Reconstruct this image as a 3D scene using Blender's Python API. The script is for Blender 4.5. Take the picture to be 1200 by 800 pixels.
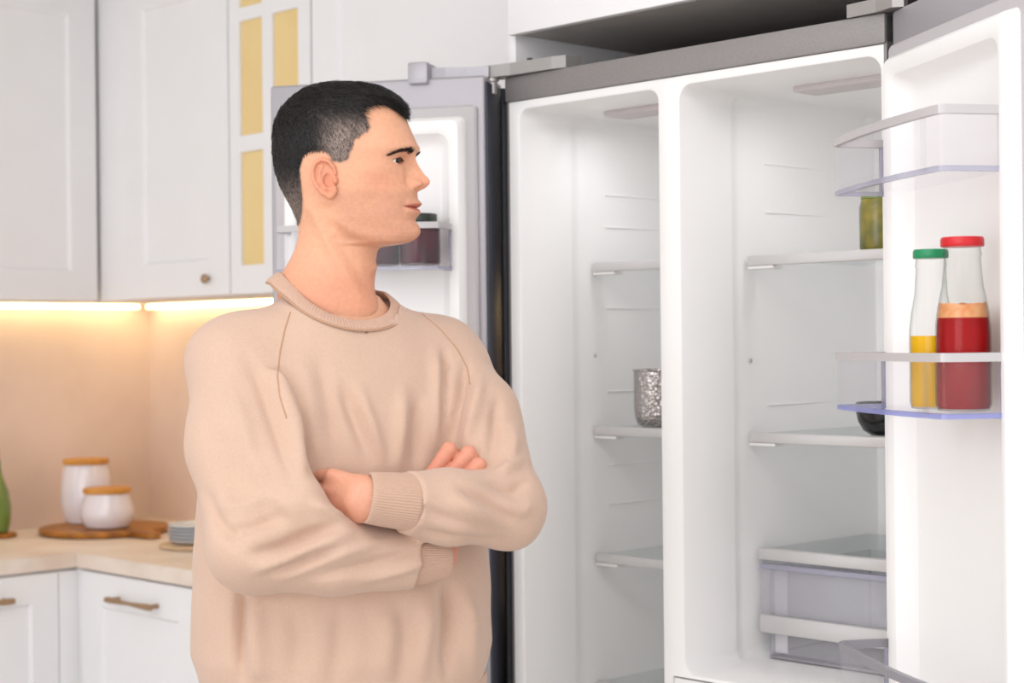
import bpy, bmesh, math, random
import numpy as np
from mathutils import Matrix, Vector
from mathutils.bvhtree import BVHTree

random.seed(7)
rng = np.random.default_rng(11)
for o in list(bpy.data.objects):
    bpy.data.objects.remove(o)
S = bpy.context.scene
C = S.collection

# ------------------------------------------------------------------ camera
FPX, ROLL, CZ, PY = 2000.0, math.radians(0.6), 1.42, 403.0
cr, sr = math.cos(ROLL), math.sin(ROLL)
cam_d = bpy.data.cameras.new('camera')
cam = bpy.data.objects.new('camera', cam_d)
C.objects.link(cam)
cam_d.sensor_width = 36.0
cam_d.lens = 36.0 * FPX / 1200.0
cam_d.shift_y = 3.0 / 1200.0
cam_d.clip_start = 0.05
cam.matrix_world = Matrix(((cr, sr, 0, 0), (0, 0, -1, 0), (-sr, cr, 0, CZ), (0, 0, 0, 1)))
cam_d.dof.use_dof = True
cam_d.dof.focus_distance = 2.62
cam_d.dof.aperture_fstop = 4.5
S.camera = cam

# ------------------------------------------------------------------ light
world = bpy.data.worlds.new('daylight')
S.world = world
world.use_nodes = True
bg = world.node_tree.nodes['Background']
bg.inputs['Color'].default_value = (0.955, 0.97, 0.99, 1)
bg.inputs['Strength'].default_value = 1.22


def area_light(name, loc, target, sx, sy, energy, col=(0.985, 0.985, 1.0)):
    d = bpy.data.lights.new(name, 'AREA')
    d.shape = 'RECTANGLE'
    d.size, d.size_y, d.energy, d.color = sx, sy, energy, col
    o = bpy.data.objects.new(name, d)
    C.objects.link(o)
    o.location = loc
    o.rotation_euler = (Vector(target) - Vector(loc)).to_track_quat('-Z', 'Y').to_euler()
    return o


area_light('overhead_fill', (-0.5, 1.5, 2.74), (-0.35, 2.1, 0.0), 2.2, 1.4, 24)  # added overhead fill, not a known ceiling fixture
area_light('front_fill', (-1.9, -1.3, 1.75), (-0.1, 2.9, 1.15), 2.4, 2.2, 36)  # added soft fill from behind the camera, standing in for a window
S.view_settings.view_transform = 'Standard'
S.view_settings.look = 'None'
S.view_settings.gamma = 1.0
S.view_settings.use_curve_mapping = False
S.view_settings.exposure = 0.15

# ------------------------------------------------------------------ geometry of the photograph
W0 = np.array([-0.005, 3.34])
TH = math.radians(-46)
ex = np.array([math.cos(TH), math.sin(TH)])
ey = np.array([-math.sin(TH), math.cos(TH)])


def at(px, py, Y):
    a, b = px - 600, PY - py
    return np.array([(a * cr + b * sr) / FPX * Y, Y, CZ + (-a * sr + b * cr) / FPX * Y])


def proj(P):
    u = P[:, 0] / P[:, 1] * FPX
    v = (P[:, 2] - CZ) / P[:, 1] * FPX
    return 600 + u * cr - v * sr, PY - (u * sr + v * cr)


def Lw(x, y, z):
    p = W0 + ex * x + ey * y
    return (p[0], p[1], z)


# ------------------------------------------------------------------ materials
def lin(c):
    return tuple(((v / 255) / 12.92 if v / 255 <= 0.04045 else ((v / 255 + 0.055) / 1.055) ** 2.4) for v in c) + (1,)


MATS = {}


def mat(name, rgb, rough=0.5, metal=0.0, noise=0.0, nscale=20.0, bump=0.0, bscale=200.0, coat=0.0, stretch=None,
        rgb2=None, emit=0.0, sss=0.0, sheen=0.0, spec=0.5):
    m = bpy.data.materials.new(name)
    m.use_nodes = True
    nt = m.node_tree
    b = nt.nodes['Principled BSDF']
    b.inputs['Base Color'].default_value = lin(rgb)
    b.inputs['Roughness'].default_value = rough
    b.inputs['Metallic'].default_value = metal
    b.inputs['Coat Weight'].default_value = coat
    b.inputs['Specular IOR Level'].default_value = spec
    if sss:
        b.inputs['Subsurface Weight'].default_value = sss
        b.inputs['Subsurface Radius'].default_value = (0.012, 0.005, 0.003)
        b.inputs['Subsurface Scale'].default_value = 1.0
    if sheen:
        b.inputs['Sheen Weight'].default_value = sheen
        b.inputs['Sheen Roughness'].default_value = 0.5
    if emit:
        b.inputs['Emission Color'].default_value = lin(rgb)
        b.inputs['Emission Strength'].default_value = emit
    tc = nt.nodes.new('ShaderNodeTexCoord')
    mp = nt.nodes.new('ShaderNodeMapping')
    nt.links.new(tc.outputs['Object'], mp.inputs['Vector'])
    if stretch:
        mp.inputs['Scale'].default_value = stretch
    if noise or rgb2:
        n = nt.nodes.new('ShaderNodeTexNoise')
        n.inputs['Scale'].default_value = nscale
        n.inputs['Detail'].default_value = 5
        nt.links.new(mp.outputs['Vector'], n.inputs['Vector'])
        mx = nt.nodes.new('ShaderNodeMixRGB')
        c1 = lin(rgb)
        c2 = lin(rgb2) if rgb2 else tuple(v * (1 - noise) for v in c1[:3]) + (1,)
        mx.inputs['Color1'].default_value = c1
        mx.inputs['Color2'].default_value = c2
        rp = nt.nodes.new('ShaderNodeValToRGB')
        rp.color_ramp.elements[0].position = 0.35
        rp.color_ramp.elements[1].position = 0.68
        nt.links.new(n.outputs['Fac'], rp.inputs['Fac'])
        nt.links.new(rp.outputs['Color'], mx.inputs['Fac'])
        nt.links.new(mx.outputs['Color'], b.inputs['Base Color'])
    if bump:
        n2 = nt.nodes.new('ShaderNodeTexNoise')
        n2.inputs['Scale'].default_value = bscale
        n2.inputs['Detail'].default_value = 3
        nt.links.new(mp.outputs['Vector'], n2.inputs['Vector'])
        bp = nt.nodes.new('ShaderNodeBump')
        bp.inputs['Strength'].default_value = bump
        bp.inputs['Distance'].default_value = 0.002
        nt.links.new(n2.outputs['Fac'], bp.inputs['Height'])
        nt.links.new(bp.outputs['Normal'], b.inputs['Normal'])
    MATS[name] = m
    return m


def clear_mat(name, rgb, alpha, rough=0.06, refl=0.28, base_refl=0.025, edge=None):
    """thin clear plastic or glass sheet: mostly see-through, with a glossy skin"""
    m = bpy.data.materials.new(name)
    m.use_nodes = True
    nt = m.node_tree
    nt.nodes.clear()
    out = nt.nodes.new('ShaderNodeOutputMaterial')
    tr = nt.nodes.new('ShaderNodeBsdfTransparent')
    c = lin(rgb)
    tr.inputs['Color'].default_value = tuple(v ** 0.5 for v in c[:3]) + (1,)
    gl = nt.nodes.new('ShaderNodeBsdfGlossy')
    gl.inputs['Roughness'].default_value = rough
    gl.inputs['Color'].default_value = (0.95, 0.95, 0.95, 1)
    df = nt.nodes.new('ShaderNodeBsdfDiffuse')
    df.inputs['Color'].default_value = c
    lw_ = nt.nodes.new('ShaderNodeLayerWeight')
    pw = nt.nodes.new('ShaderNodeMath')
    pw.operation = 'POWER'
    pw.inputs[1].default_value = 4.0
    nt.links.new(lw_.outputs['Facing'], pw.inputs[0])
    ml = nt.nodes.new('ShaderNodeMath')
    ml.operation = 'MULTIPLY_ADD'
    ml.inputs[1].default_value = refl
    ml.inputs[2].default_value = base_refl
    nt.links.new(pw.outputs[0], ml.inputs[0])
    if edge is not None:
        mxe = nt.nodes.new('ShaderNodeMixRGB')
        mxe.inputs['Color1'].default_value = tuple(v ** 0.5 for v in c[:3]) + (1,)
        mxe.inputs['Color2'].default_value = lin(edge)
        pe = nt.nodes.new('ShaderNodeMath')
        pe.operation = 'POWER'
        pe.inputs[1].default_value = 2.5
        nt.links.new(lw_.outputs['Facing'], pe.inputs[0])
        nt.links.new(pe.outputs[0], mxe.inputs['Fac'])
        nt.links.new(mxe.outputs['Color'], tr.inputs['Color'])
    m1 = nt.nodes.new('ShaderNodeMixShader')
    m1.inputs[0].default_value = alpha
    nt.links.new(tr.outputs[0], m1.inputs[1])
    nt.links.new(df.outputs[0], m1.inputs[2])
    m2 = nt.nodes.new('ShaderNodeMixShader')
    nt.links.new(ml.outputs[0], m2.inputs[0])
    nt.links.new(m1.outputs[0], m2.inputs[1])
    nt.links.new(gl.outputs[0], m2.inputs[2])
    nt.links.new(m2.outputs[0], out.inputs['Surface'])
    MATS[name] = m
    return m


mat('liner', (247, 245, 244), 0.32, bump=0.02, bscale=60)
mat('liner_trim', (236, 233, 231), 0.4)
mat('steel', (150, 145, 144), 0.5, 0.35, noise=0.12, nscale=420, bump=0.05, bscale=500)
mat('steel_lilac', (176, 172, 178), 0.42, 0.35, noise=0.06, nscale=300)
mat('steel_light', (196, 190, 188), 0.35, 0.5)
mat('hinge_metal', (170, 166, 164), 0.38, 0.6)
mat('black_plastic', (30, 30, 36), 0.45)
mat('slate_plastic', (52, 54, 66), 0.5)
mat('gasket_grey', (190, 185, 187), 0.6)
mat('lamp_cover', (205, 196, 196), 0.4)
mat('shelf_trim', (208, 205, 204), 0.3, 0.25)
clear_mat('shelf_glass', (242, 246, 246), 0.06)
clear_mat('clear_plastic', (251, 250, 252), 0.02, refl=0.2, base_refl=0.010)
clear_mat('blue_plastic', (176, 180, 232), 0.5)
clear_mat('lilac_plastic', (208, 207, 222), 0.42)
clear_mat('drawer_plastic', (248, 247, 251), 0.16)
clear_mat('bottle_glass', (252, 253, 252), 0.0, refl=0.2, base_refl=0.012, edge=(190, 195, 195))
mat('rim_grey', (196, 191, 192), 0.35, 0.1)
mat('rim_dark', (150, 147, 154), 0.4, 0.1)
mat('cabinet_white', (243, 241, 242), 0.5, noise=0.02, nscale=6)
mat('cabinet_shaded', (176, 170, 165), 0.7, noise=0.1, nscale=15)  # white cabinet greyed: shade of its underside put into the colour
mat('niche_shade', (96, 90, 92), 0.8)  # shade of the recess put into the colour
mat('brass', (170, 140, 110), 0.4, 0.6)
mat('pane_yellow', (240, 212, 150), 0.25, rgb2=(236, 205, 140), nscale=4)
mat('worktop', (240, 226, 214), 0.4, rgb2=(226, 206, 190), nscale=7, bump=0.02)
mat('backsplash', (236, 213, 200), 0.45, rgb2=(222, 197, 182), nscale=2.6, bump=0.02, bscale=60)
mat('wall_white', (238, 234, 230), 0.8, bump=0.03)
mat('ceiling_white', (244, 243, 241), 0.9, bump=0.02)
mat('floor_wood', (214, 208, 200), 0.45, rgb2=(200, 194, 186), nscale=5, stretch=(1, 8, 1))
mat('led', (255, 236, 180), 0.5, emit=4.5)
mat('wood_board', (190, 124, 40), 0.45, rgb2=(132, 76, 22), nscale=7, stretch=(1, 5, 1))
mat('wood_lid', (214, 150, 60), 0.5, rgb2=(190, 124, 44), nscale=14, stretch=(1, 6, 1))
mat('wood_pale', (226, 196, 160), 0.55, rgb2=(212, 178, 140), nscale=10, stretch=(1, 6, 1))
mat('ceramic', (235, 228, 234), 0.16, coat=0.5, bump=0.25, bscale=26)
mat('ceramic_grey', (206, 210, 216), 0.25)
mat('green_glass', (110, 135, 60), 0.15, coat=0.5)
mat('cork', (214, 178, 130), 0.8, noise=0.2, nscale=80)
mat('cap_green', (22, 138, 88), 0.35)
mat('cap_red', (205, 26, 34), 0.35)
mat('juice_yellow', (238, 184, 10), 0.25, rgb2=(228, 172, 12), nscale=12, spec=0.15)
mat('juice_red', (160, 6, 8), 0.2, rgb2=(140, 4, 6), nscale=14, spec=0.1)
mat('juice_residue', (214, 130, 70), 0.35, rgb2=(226, 170, 120), nscale=60)
mat('pickle', (92, 92, 30), 0.3, rgb2=(150, 132, 40), nscale=30)
mat('jar_lid_dark', (38, 46, 34), 0.35)
mat('jar_olive', (110, 120, 50), 0.4)
mat('jam', (88, 22, 36), 0.2, rgb2=(50, 14, 32), nscale=25, spec=0.15)
mat('jam_blue', (98, 112, 146), 0.3, spec=0.2)
mat('black_bowl', (28, 26, 28), 0.22)
mat('screw', (190, 188, 186), 0.3, 0.6)
mat('sole', (225, 220, 214), 0.7)
mat('shoe', (120, 104, 92), 0.7)
mat('trousers', (150, 136, 128), 0.85, noise=0.1, nscale=60, bump=0.2, bscale=900)

# hammered steel cup: dimples are fine relief
m = mat('hammered_steel', (186, 180, 178), 0.22, 1.0)
nt = m.node_tree
v = nt.nodes.new('ShaderNodeTexVoronoi')
v.inputs['Scale'].default_value = 150
tc = nt.nodes['Texture Coordinate']
nt.links.new(tc.outputs['Object'], v.inputs['Vector'])
bp = nt.nodes.new('ShaderNodeBump')
bp.inputs['Strength'].default_value = 0.7
bp.inputs['Distance'].default_value = 0.003
nt.links.new(v.outputs['Distance'], bp.inputs['Height'])
nt.links.new(bp.outputs['Normal'], nt.nodes['Principled BSDF'].inputs['Normal'])


# ------------------------------------------------------------------ mesh helpers
def link(name, me, m, parent=None, smooth=False, loc=None, rotz=None):
    o = bpy.data.objects.new(name, me)
    C.objects.link(o)
    if m is not None:
        for k in (m if isinstance(m, (list, tuple)) else [m]):
            me.materials.append(MATS[k])
    if parent is not None:
        o.parent = parent
    if loc is not None:
        o.location = loc
    if rotz is not None:
        o.rotation_euler = (0, 0, rotz)
    if smooth:
        me.polygons.foreach_set('use_smooth', [True] * len(me.polygons))
    return o


def pymesh(name, verts, faces, m, parent=None, smooth=False, recalc=True, **kw):
    me = bpy.data.meshes.new(name)
    me.from_pydata([tuple(map(float, v)) for v in verts], [], [tuple(map(int, f)) for f in faces])
    if recalc:
        bm = bmesh.new()
        bm.from_mesh(me)
        bmesh.ops.recalc_face_normals(bm, faces=bm.faces)
        bm.to_mesh(me)
        bm.free()
    return link(name, me, m, parent, smooth, **kw)


def bm_box(bm, x0, x1, y0, y1, z0, z1, bev=0.0, seg=2, mi=0):
    r = bmesh.ops.create_cube(bm, size=1.0)
    vs = r['verts']
    for v in vs:
        v.co = Vector(((x0 + x1) / 2 + v.co.x * (x1 - x0), (y0 + y1) / 2 + v.co.y * (y1 - y0),
                       (z0 + z1) / 2 + v.co.z * (z1 - z0)))
    fs = set(f for v in vs for f in v.link_faces)
    for f in fs:
        f.material_index = mi
    if bev:
        es = list(set(e for v in vs for e in v.link_edges))
        r = bmesh.ops.bevel(bm, geom=es, offset=bev, segments=seg, affect='EDGES', profile=0.5)
        for f in r['faces']:
            f.material_index = mi


def bm_obj(name, bm, m, parent=None, smooth=False, **kw):
    bmesh.ops.recalc_face_normals(bm, faces=bm.faces)
    me = bpy.data.meshes.new(name)
    bm.to_mesh(me)
    bm.free()
    return link(name, me, m, parent, smooth, **kw)


def autosmooth(o, deg=35):
    me = o.data
    me.polygons.foreach_set('use_smooth', [True] * len(me.polygons))
    bm = bmesh.new()
    bm.from_mesh(me)
    for e in bm.edges:
        if len(e.link_faces) == 2 and e.calc_face_angle(0) > math.radians(deg):
            e.smooth = False
    bm.to_mesh(me)
    bm.free()
    return o


def box(name, x0, x1, y0, y1, z0, z1, m, parent=None, bev=0.002, seg=2, base=(0, 0, 0), **kw):
    bm = bmesh.new()
    bm_box(bm, x0 - base[0], x1 - base[0], y0 - base[1], y1 - base[1], z0 - base[2], z1 - base[2], bev, seg)
    return autosmooth(bm_obj(name, bm, m, parent, **kw))


def lathe(prof, n=48, cap=True):
    """verts, faces for a profile [(r,z)...] turned about z"""
    V, Fc = [], []
    for r, z in prof:
        for i in range(n):
            a = 2 * math.pi * i / n
            V.append((r * math.cos(a), r * math.sin(a), z))
    for j in range(len(prof) - 1):
        for i in range(n):
            k = (i + 1) % n
            Fc.append((j * n + i, j * n + k, (j + 1) * n + k, (j + 1) * n + i))
    if cap:
        Fc.append(tuple(range(n))[::-1])
        Fc.append(tuple((len(prof) - 1) * n + i for i in range(n)))
    return V, Fc


def lathe_obj(name, prof, m, parent=None, n=48, cap=True, loc=None):
    V, Fc = lathe(prof, n, cap)
    return autosmooth(pymesh(name, V, Fc, m, parent, loc=loc), 40)


def tube_vf(path, rad, n=10, closed=False, cap=True):
    P = [np.array(p, float) for p in path]
    N = len(P)
    rad = [rad] * N if np.isscalar(rad) else rad
    V, Fc = [], []
    up = None
    for i in range(N):
        a, b = (P[i - 1] if (i or closed) else P[i]), (P[(i + 1) % N] if (i < N - 1 or closed) else P[i])
        t = (b - a) / (np.linalg.norm(b - a) + 1e-12)
        if up is None:
            up = np.cross(t, (0, 0, 1))
            if np.linalg.norm(up) < 1e-3:
                up = np.cross(t, (1, 0, 0))
        up = up - t * (up @ t)
        up /= np.linalg.norm(up) + 1e-12
        bi = np.cross(t, up)
        for k in range(n):
            w = 2 * math.pi * k / n
            V.append(P[i] + rad[i] * (up * math.cos(w) + bi * math.sin(w)))
    for i in range(N if closed else N - 1):
        j = (i + 1) % N
        for k in range(n):
            l = (k + 1) % n
            Fc.append((i * n + k, i * n + l, j * n + l, j * n + k))
    if cap and not closed:
        Fc.append(tuple(range(n))[::-1])
        Fc.append(tuple((N - 1) * n + k for k in range(n)))
    return V, Fc


def tube(name, path, rad, m, parent=None, n=10, closed=False, **kw):
    V, Fc = tube_vf(path, rad, n, closed)
    return autosmooth(pymesh(name, V, Fc, m, parent, **kw), 50)


def thing(name, label, cat, loc, rotz=0.0, group=None):
    o = bpy.data.objects.new(name, None)
    C.objects.link(o)
    o.empty_display_size = 0.1
    o.location = loc
    o.rotation_euler = (0, 0, rotz)
    return tag(o, label, cat, group)


def tag(o, label, cat, group=None):
    o['label'] = label
    o['category'] = cat
    if group:
        o['group'] = group
    return o


def structure(o):
    o['kind'] = 'structure'
    return o


def prism(poly, z0, z1):
    n = len(poly)
    V = [(x, y, z0) for x, y in poly] + [(x, y, z1) for x, y in poly]
    Fc = [tuple(range(n))[::-1], tuple(range(n, 2 * n))]
    Fc += [(i, (i + 1) % n, n + (i + 1) % n, n + i) for i in range(n)]
    return V, Fc


# ------------------------------------------------------------------ room shell (fridge-aligned local frame)
YW, XW = 0.645, -2.33          # kitchen walls in the local frame
O0 = (W0[0], W0[1], 0)
structure(box('floor', XW, 4.2, -5.5, YW + 0.1, -0.06, 0, 'floor_wood', loc=O0, rotz=TH, bev=0))
structure(box('ceiling', XW, 4.2, -3.2, YW + 0.1, 2.78, 2.84, 'ceiling_white', loc=O0, rotz=TH, bev=0))
structure(box('wall_back', XW - 0.1, 4.2, YW, YW + 0.1, 0, 2.78, 'wall_white', loc=O0, rotz=TH, bev=0))
structure(box('wall_left', XW - 0.1, XW, -3.4, YW, 0, 2.78, 'wall_white', loc=O0, rotz=TH, bev=0))
structure(box('trim_1', XW + 0.012, -0.03, YW - 0.012, YW, 0.881, 1.56, 'backsplash', loc=O0, rotz=TH, bev=0))
structure(box('trim_2', XW, XW + 0.012, -0.575, YW - 0.012, 0.881, 1.56, 'backsplash', loc=O0, rotz=TH, bev=0))


def shaker(name, w, h, frame, m, t=0.02, rec=0.009, bevw=0.008, mullions=None):
    """door slab with a raised frame round a sunk panel; x across 0..w, z 0..h, front faces -y, back at y=0"""
    V = []
    Fc = []

    def ring(i0, y):
        V.extend([(i0, y, i0), (w - i0, y, i0), (w - i0, y, h - i0), (i0, y, h - i0)])
        return len(V) - 4
    fx = frame
    a = ring(0, 0)
    b = ring(0, -t + 0.002)
    c = ring(0.002, -t)
    d = ring(fx, -t)
    e = ring(fx + bevw, -t + rec)
    for p, q in ((a, b), (b, c), (c, d), (d, e)):
        for i in range(4):
            j = (i + 1) % 4
            Fc.append((p + i, p + j, q + j, q + i))
    Fc.append((e, e + 1, e + 2, e + 3))
    Fc.append((a + 3, a + 2, a + 1, a))
    me_name = name
    return V, Fc


def door_part(parent, base, x0, x1, z0, z1, yf, frame=0.075, face='-y', name='door', mtl='cabinet_white'):
    w, h = x1 - x0, z1 - z0
    V, Fc = shaker(name, w, h, frame, mtl)
    if face == '-y':
        V = [(x + x0 - base[0], y + yf - base[1], z + z0 - base[2]) for x, y, z in V]
    else:  # faces +x: x along local y, yf is the x of the back of the door
        V = [(yf - base[0] - y, x + x0 - base[1], z + z0 - base[2]) for x, y, z in V]
    return pymesh(name, V, Fc, mtl, parent)


def bar_handle(parent, p0, p1, out, name='handle'):
    p0, p1, out = np.array(p0), np.array(p1), np.array(out)
    bm = bmesh.new()
    V, Fc = [], []

    def add(v, f):
        k = len(V)
        V.extend(v)
        Fc.extend([tuple(i + k for i in q) for q in f])
    d = (p1 - p0)
    add(*tube_vf([p0 + out, p0 + out + d * 0.08, p0 + out + d * .5, p1 + out - d * 0.08, p1 + out],
                 [0.0075, 0.0085, 0.0045, 0.0085, 0.0075], 10))
    add(*tube_vf([p0 + d * .07, p0 + d * .07 + out], 0.006, 8))
    add(*tube_vf([p1 - d * .07, p1 - d * .07 + out], 0.006, 8))
    bm.free()
    return autosmooth(pymesh(name, V, Fc, 'brass', parent), 50)


def knob_at(parent, p, out, name='knob'):
    V, Fc = lathe([(0.004, 0), (0.005, 0.006), (0.011, 0.010), (0.013, 0.015), (0.010, 0.020), (0.003, 0.022)], 20)
    R = Vector(out).to_track_quat('Z', 'Y').to_matrix()
    V = [tuple(R @ Vector(v) + Vector(p)) for v in V]
    return autosmooth(pymesh(name, V, Fc, 'brass', parent), 50)


XC, ZT = -1.655, 0.88            # inner corner of the worktops

# base cabinets, right run (along the fridge wall)
def base_unit(x0, x1, label, filler=None):
    b = ((x0 + x1) / 2, 0.3, 0)
    t = thing('base_cabinet', label, 'cabinet', Lw(*b), TH)
    box('carcass', x0, x1, 0.02, YW - 0.004, 0.10, ZT - 0.041, 'cabinet_white', t, base=b)
    box('plinth', x0 + .002, x1 - .002, 0.07, 0.09, 0.0, 0.10, 'cabinet_white', t, base=b)
    xa = x0 + (filler or 0.003)
    if filler:
        box('filler_strip', x0 + .002, xa - 0.003, 0.003, 0.02, 0.104, ZT - 0.047, 'cabinet_white', t, base=b)
    if filler:
        box('corner_post', XC - .0195, XC + .001, -0.001, 0.0195, 0.10, ZT - .0415, 'cabinet_white', t, base=b)
    d = door_part(t, b, xa, x1 - 0.003, 0.104, ZT - 0.047, 0.02, 0.085)
    xm = (xa + x1) / 2
    bar_handle(d, (xm - 0.105 - b[0], 0.0, 0.776), (xm + 0.105 - b[0], 0.0, 0.776), (0, -0.03, 0)).location = (0, -b[1], 0)
    return t


base_unit(-1.655, -1.095, 'white base cabinet with brass bar handle just right of the worktop corner', 0.02)
base_unit(-1.091, -0.56, 'white base cabinet in the middle of the right run, behind the man')
base_unit(-0.556, -0.10, 'white base cabinet of the right run next to the refrigerator')

# left run
def base_unit_left(y0, y1, label, filler=None):
    b = (XW + 0.3, (y0 + y1) / 2, 0)
    t = thing('base_cabinet', label, 'cabinet', Lw(*b), TH)
    box('carcass', XW + 0.004, XC - 0.02, y0, y1, 0.10, ZT - 0.041, 'cabinet_white', t, base=b)
    box('plinth', XC - 0.09, XC - 0.07, y0 + .002, y1 - .002, 0.0, 0.10, 'cabinet_white', t, base=b)
    ya = y1 - (filler or 0.003)
    if filler:
        box('filler_strip', XC - 0.02, XC - 0.003, ya + 0.003, y1 - .002, 0.104, ZT - 0.047, 'cabinet_white', t, base=b)
    d = door_part(t, b, y0 + 0.003, ya, 0.104, ZT - 0.047, XC - 0.02, 0.075, face='+x')
    ym = (y0 + ya) / 2
    h = bar_handle(d, (XC - b[0], ym - 0.105 - b[1], 0.776), (XC - b[0], ym + 0.105 - b[1], 0.776), (0.03, 0, 0))
    return t


base_unit_left(-0.555, 0.0, 'white base cabinet at the left picture edge, left of the worktop corner', 0.062)
# worktop: one continuous L
poly = [(XW + 0.001, YW - 0.001), (XW + 0.001, -0.575), (XC + 0.0, -0.575), (XC + 0.0, -0.01), (-0.10, -0.01), (-0.10, YW - 0.001)]
V, Fc = prism(poly, -0.04, 0)
wt = pymesh('worktop', V, Fc, 'worktop', loc=(W0[0], W0[1], ZT), rotz=TH)
bmx = bmesh.new(); bmx.from_mesh(wt.data)
bmesh.ops.bevel(bmx, geom=list(bmx.edges), offset=0.003, segments=2, affect='EDGES')
bmx.to_mesh(wt.data); bmx.free()
tag(wt, 'cream stone worktop running in an L round the kitchen corner', 'worktop')

# upper cabinets
UB, UT, UY, UX = 1.556, 2.46, 0.26, -1.98
def upper_unit(x0, x1, label, kind='solid', knob=None, filler=0.0):
    b = ((x0 + x1) / 2, UY + 0.18, UB)
    t = thing('wall_cabinet', label, 'cabinet', Lw(*b), TH)
    xa = x0 + filler + 0.002
    if filler:
        box('filler_strip', x0 + .001, xa - 0.002, UY + .004, UY + 0.02, UB, UT, 'cabinet_white', t, base=b, bev=0.001)
    if kind == 'solid':
        box('carcass', x0, x1, UY + 0.021, YW - 0.003, UB, UT, 'cabinet_white', t, base=b)
        d = door_part(t, b, xa, x1 - 0.002, UB + .001, UT, UY + 0.02, 0.095)
    else:
        bm = bmesh.new()
        bb = b
        for (p, q, r, s, u, v) in ((x0, x0 + .018, UY + .021, YW - .003, UB, UT), (x1 - .018, x1, UY + .021, YW - .003, UB, UT),
                                   (x0, x1, UY + .021, YW - .003, UB, UB + .018), (x0, x1, UY + .021, YW - .003, UT - .018, UT),
                                   (x0, x1, YW - .012, YW - .003, UB, UT)):
            bm_box(bm, p - bb[0], q - bb[0], r - bb[1], s - bb[1], u - bb[2], v - bb[2])
        bm_obj('carcass', bm, 'cabinet_white', t)
        box('inner_shelf', x0 + .02, x1 - .02, UY + .05, YW - .02, 1.94, 1.958, 'cabinet_white', t, base=b)
        xs = [x0 + .002, -1.273, -1.172, -1.128, -1.02, x1 - .002]
        zs = [UB + .001, 1.632, 1.925, 1.968, 2.265, 2.30, 2.40, UT]
        bm = bmesh.new()
        for i in (0, 2, 4):
            bm_box(bm, xs[i] - b[0], xs[i + 1] - b[0], UY - b[1], UY + .02 - b[1], zs[0] - b[2], zs[-1] - b[2], 0.002)
        for j in (0, 2, 4, 6):
            for i in (1, 3):
                bm_box(bm, xs[i] - .002 - b[0], xs[i + 1] + .002 - b[0], UY + .001 - b[1], UY + .019 - b[1], zs[j] - b[2], zs[j + 1] - b[2], 0.001)
        d = bm_obj('door', bm, 'cabinet_white', t)
        for j in (1, 3, 5):
            for i in (1, 3):
                box('pane', xs[i] - .003, xs[i + 1] + .003, UY + .009, UY + .013, zs[j] - .003, zs[j + 1] + .003, 'pane_yellow', d, base=b, bev=0)
    if knob:
        k = knob_at(d, (knob[0] - b[0], UY - b[1] - .0005, knob[1] - b[2]), (0, -1, 0))
    return t


upper_unit(UX, -1.325, 'white panelled wall cabinet with round knob above the warm light strip', knob=(-1.42, 1.602), filler=0.14)
upper_unit(-1.321, -0.968, 'white wall cabinet with yellow glazed panes behind the man\'s head', 'glass')
upper_unit(-0.964, -0.03, 'plain white wall cabinet between the yellow glazed panes and the refrigerator')
# left run upper
b = (XW + 0.18, 0.0, UB)
t = thing('wall_cabinet', 'white panelled wall cabinet at the left picture edge above the light strip', 'cabinet', Lw(*b), TH)
box('carcass', XW + 0.003, UX - 0.021, -0.36, YW - .003, UB, UT, 'cabinet_white', t, base=b)
door_part(t, b, -0.357, 0.255, UB + .001, UT, UX - 0.02, 0.085, face='+x')
# light strips under the wall cabinets
for (a, q, lab) in (((XW + 0.075, -0.05), (YW - 0.060, YW - 0.018), 'glowing warm light strip under the wall cabinets right of the corner'),
                    ((XW + 0.030, XW + 0.072), (-0.34, YW - 0.08), 'glowing warm light strip under the wall cabinets at the left edge')):
    o = box('light_strip', a[0], a[1], q[0], q[1], UB - 0.014, UB - 0.001, 'led', loc=O0, rotz=TH)
    tag(o, lab, 'light strip')

# refrigerator housing: cabinet above and tall end panel
NB = 2.025
b = (0.43, 0.3, NB)
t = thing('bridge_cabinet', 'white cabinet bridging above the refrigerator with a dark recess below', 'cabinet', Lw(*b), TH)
box('carcass', -0.002, 0.952, 0.03, YW - .003, NB + .004, 2.72, 'cabinet_shaded', t, base=b, bev=0.001)
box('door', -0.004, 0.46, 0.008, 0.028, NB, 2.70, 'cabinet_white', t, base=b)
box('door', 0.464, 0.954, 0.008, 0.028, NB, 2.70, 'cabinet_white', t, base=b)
box('niche_shade_sheet', -0.002, 0.952, 0.50, 0.52, 1.952, NB + .003, 'niche_shade', t, base=b, bev=0)  # added dark sheet in place of the shade at the back of the recess
o = box('tall_side_panel', -0.027, -0.005, 0.03, YW - .003, 0, 2.72, 'cabinet_white', base=(0, 0, 0), loc=O0, rotz=TH)
tag(o, 'tall white side panel standing between wall cabinets and refrigerator', 'panel')
o = box('tall_side_panel', 0.956, 0.978, 0.085, YW - .003, 0, 2.72, 'cabinet_white', loc=O0, rotz=TH)
tag(o, 'tall white side panel on the far right behind the open refrigerator door', 'panel')

# ------------------------------------------------------------------ refrigerator (local frame, origin at its left front foot)
FW, FT = 0.872, 1.94
fr = thing('refrigerator', 'open two-door steel refrigerator with bright white empty shelves', 'refrigerator', O0, TH)


def rrect(x0, x1, z0, z1, r, n=8):
    P = []
    for cx, cz, a0 in ((x1 - r, z1 - r, 0), (x0 + r, z1 - r, 90), (x0 + r, z0 + r, 180), (x1 - r, z0 + r, 270)):
        for i in range(n + 1):
            a = math.radians(a0 + 90 * i / n)
            P.append((cx + r * math.cos(a), cz + r * math.sin(a)))
    return P


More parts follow.
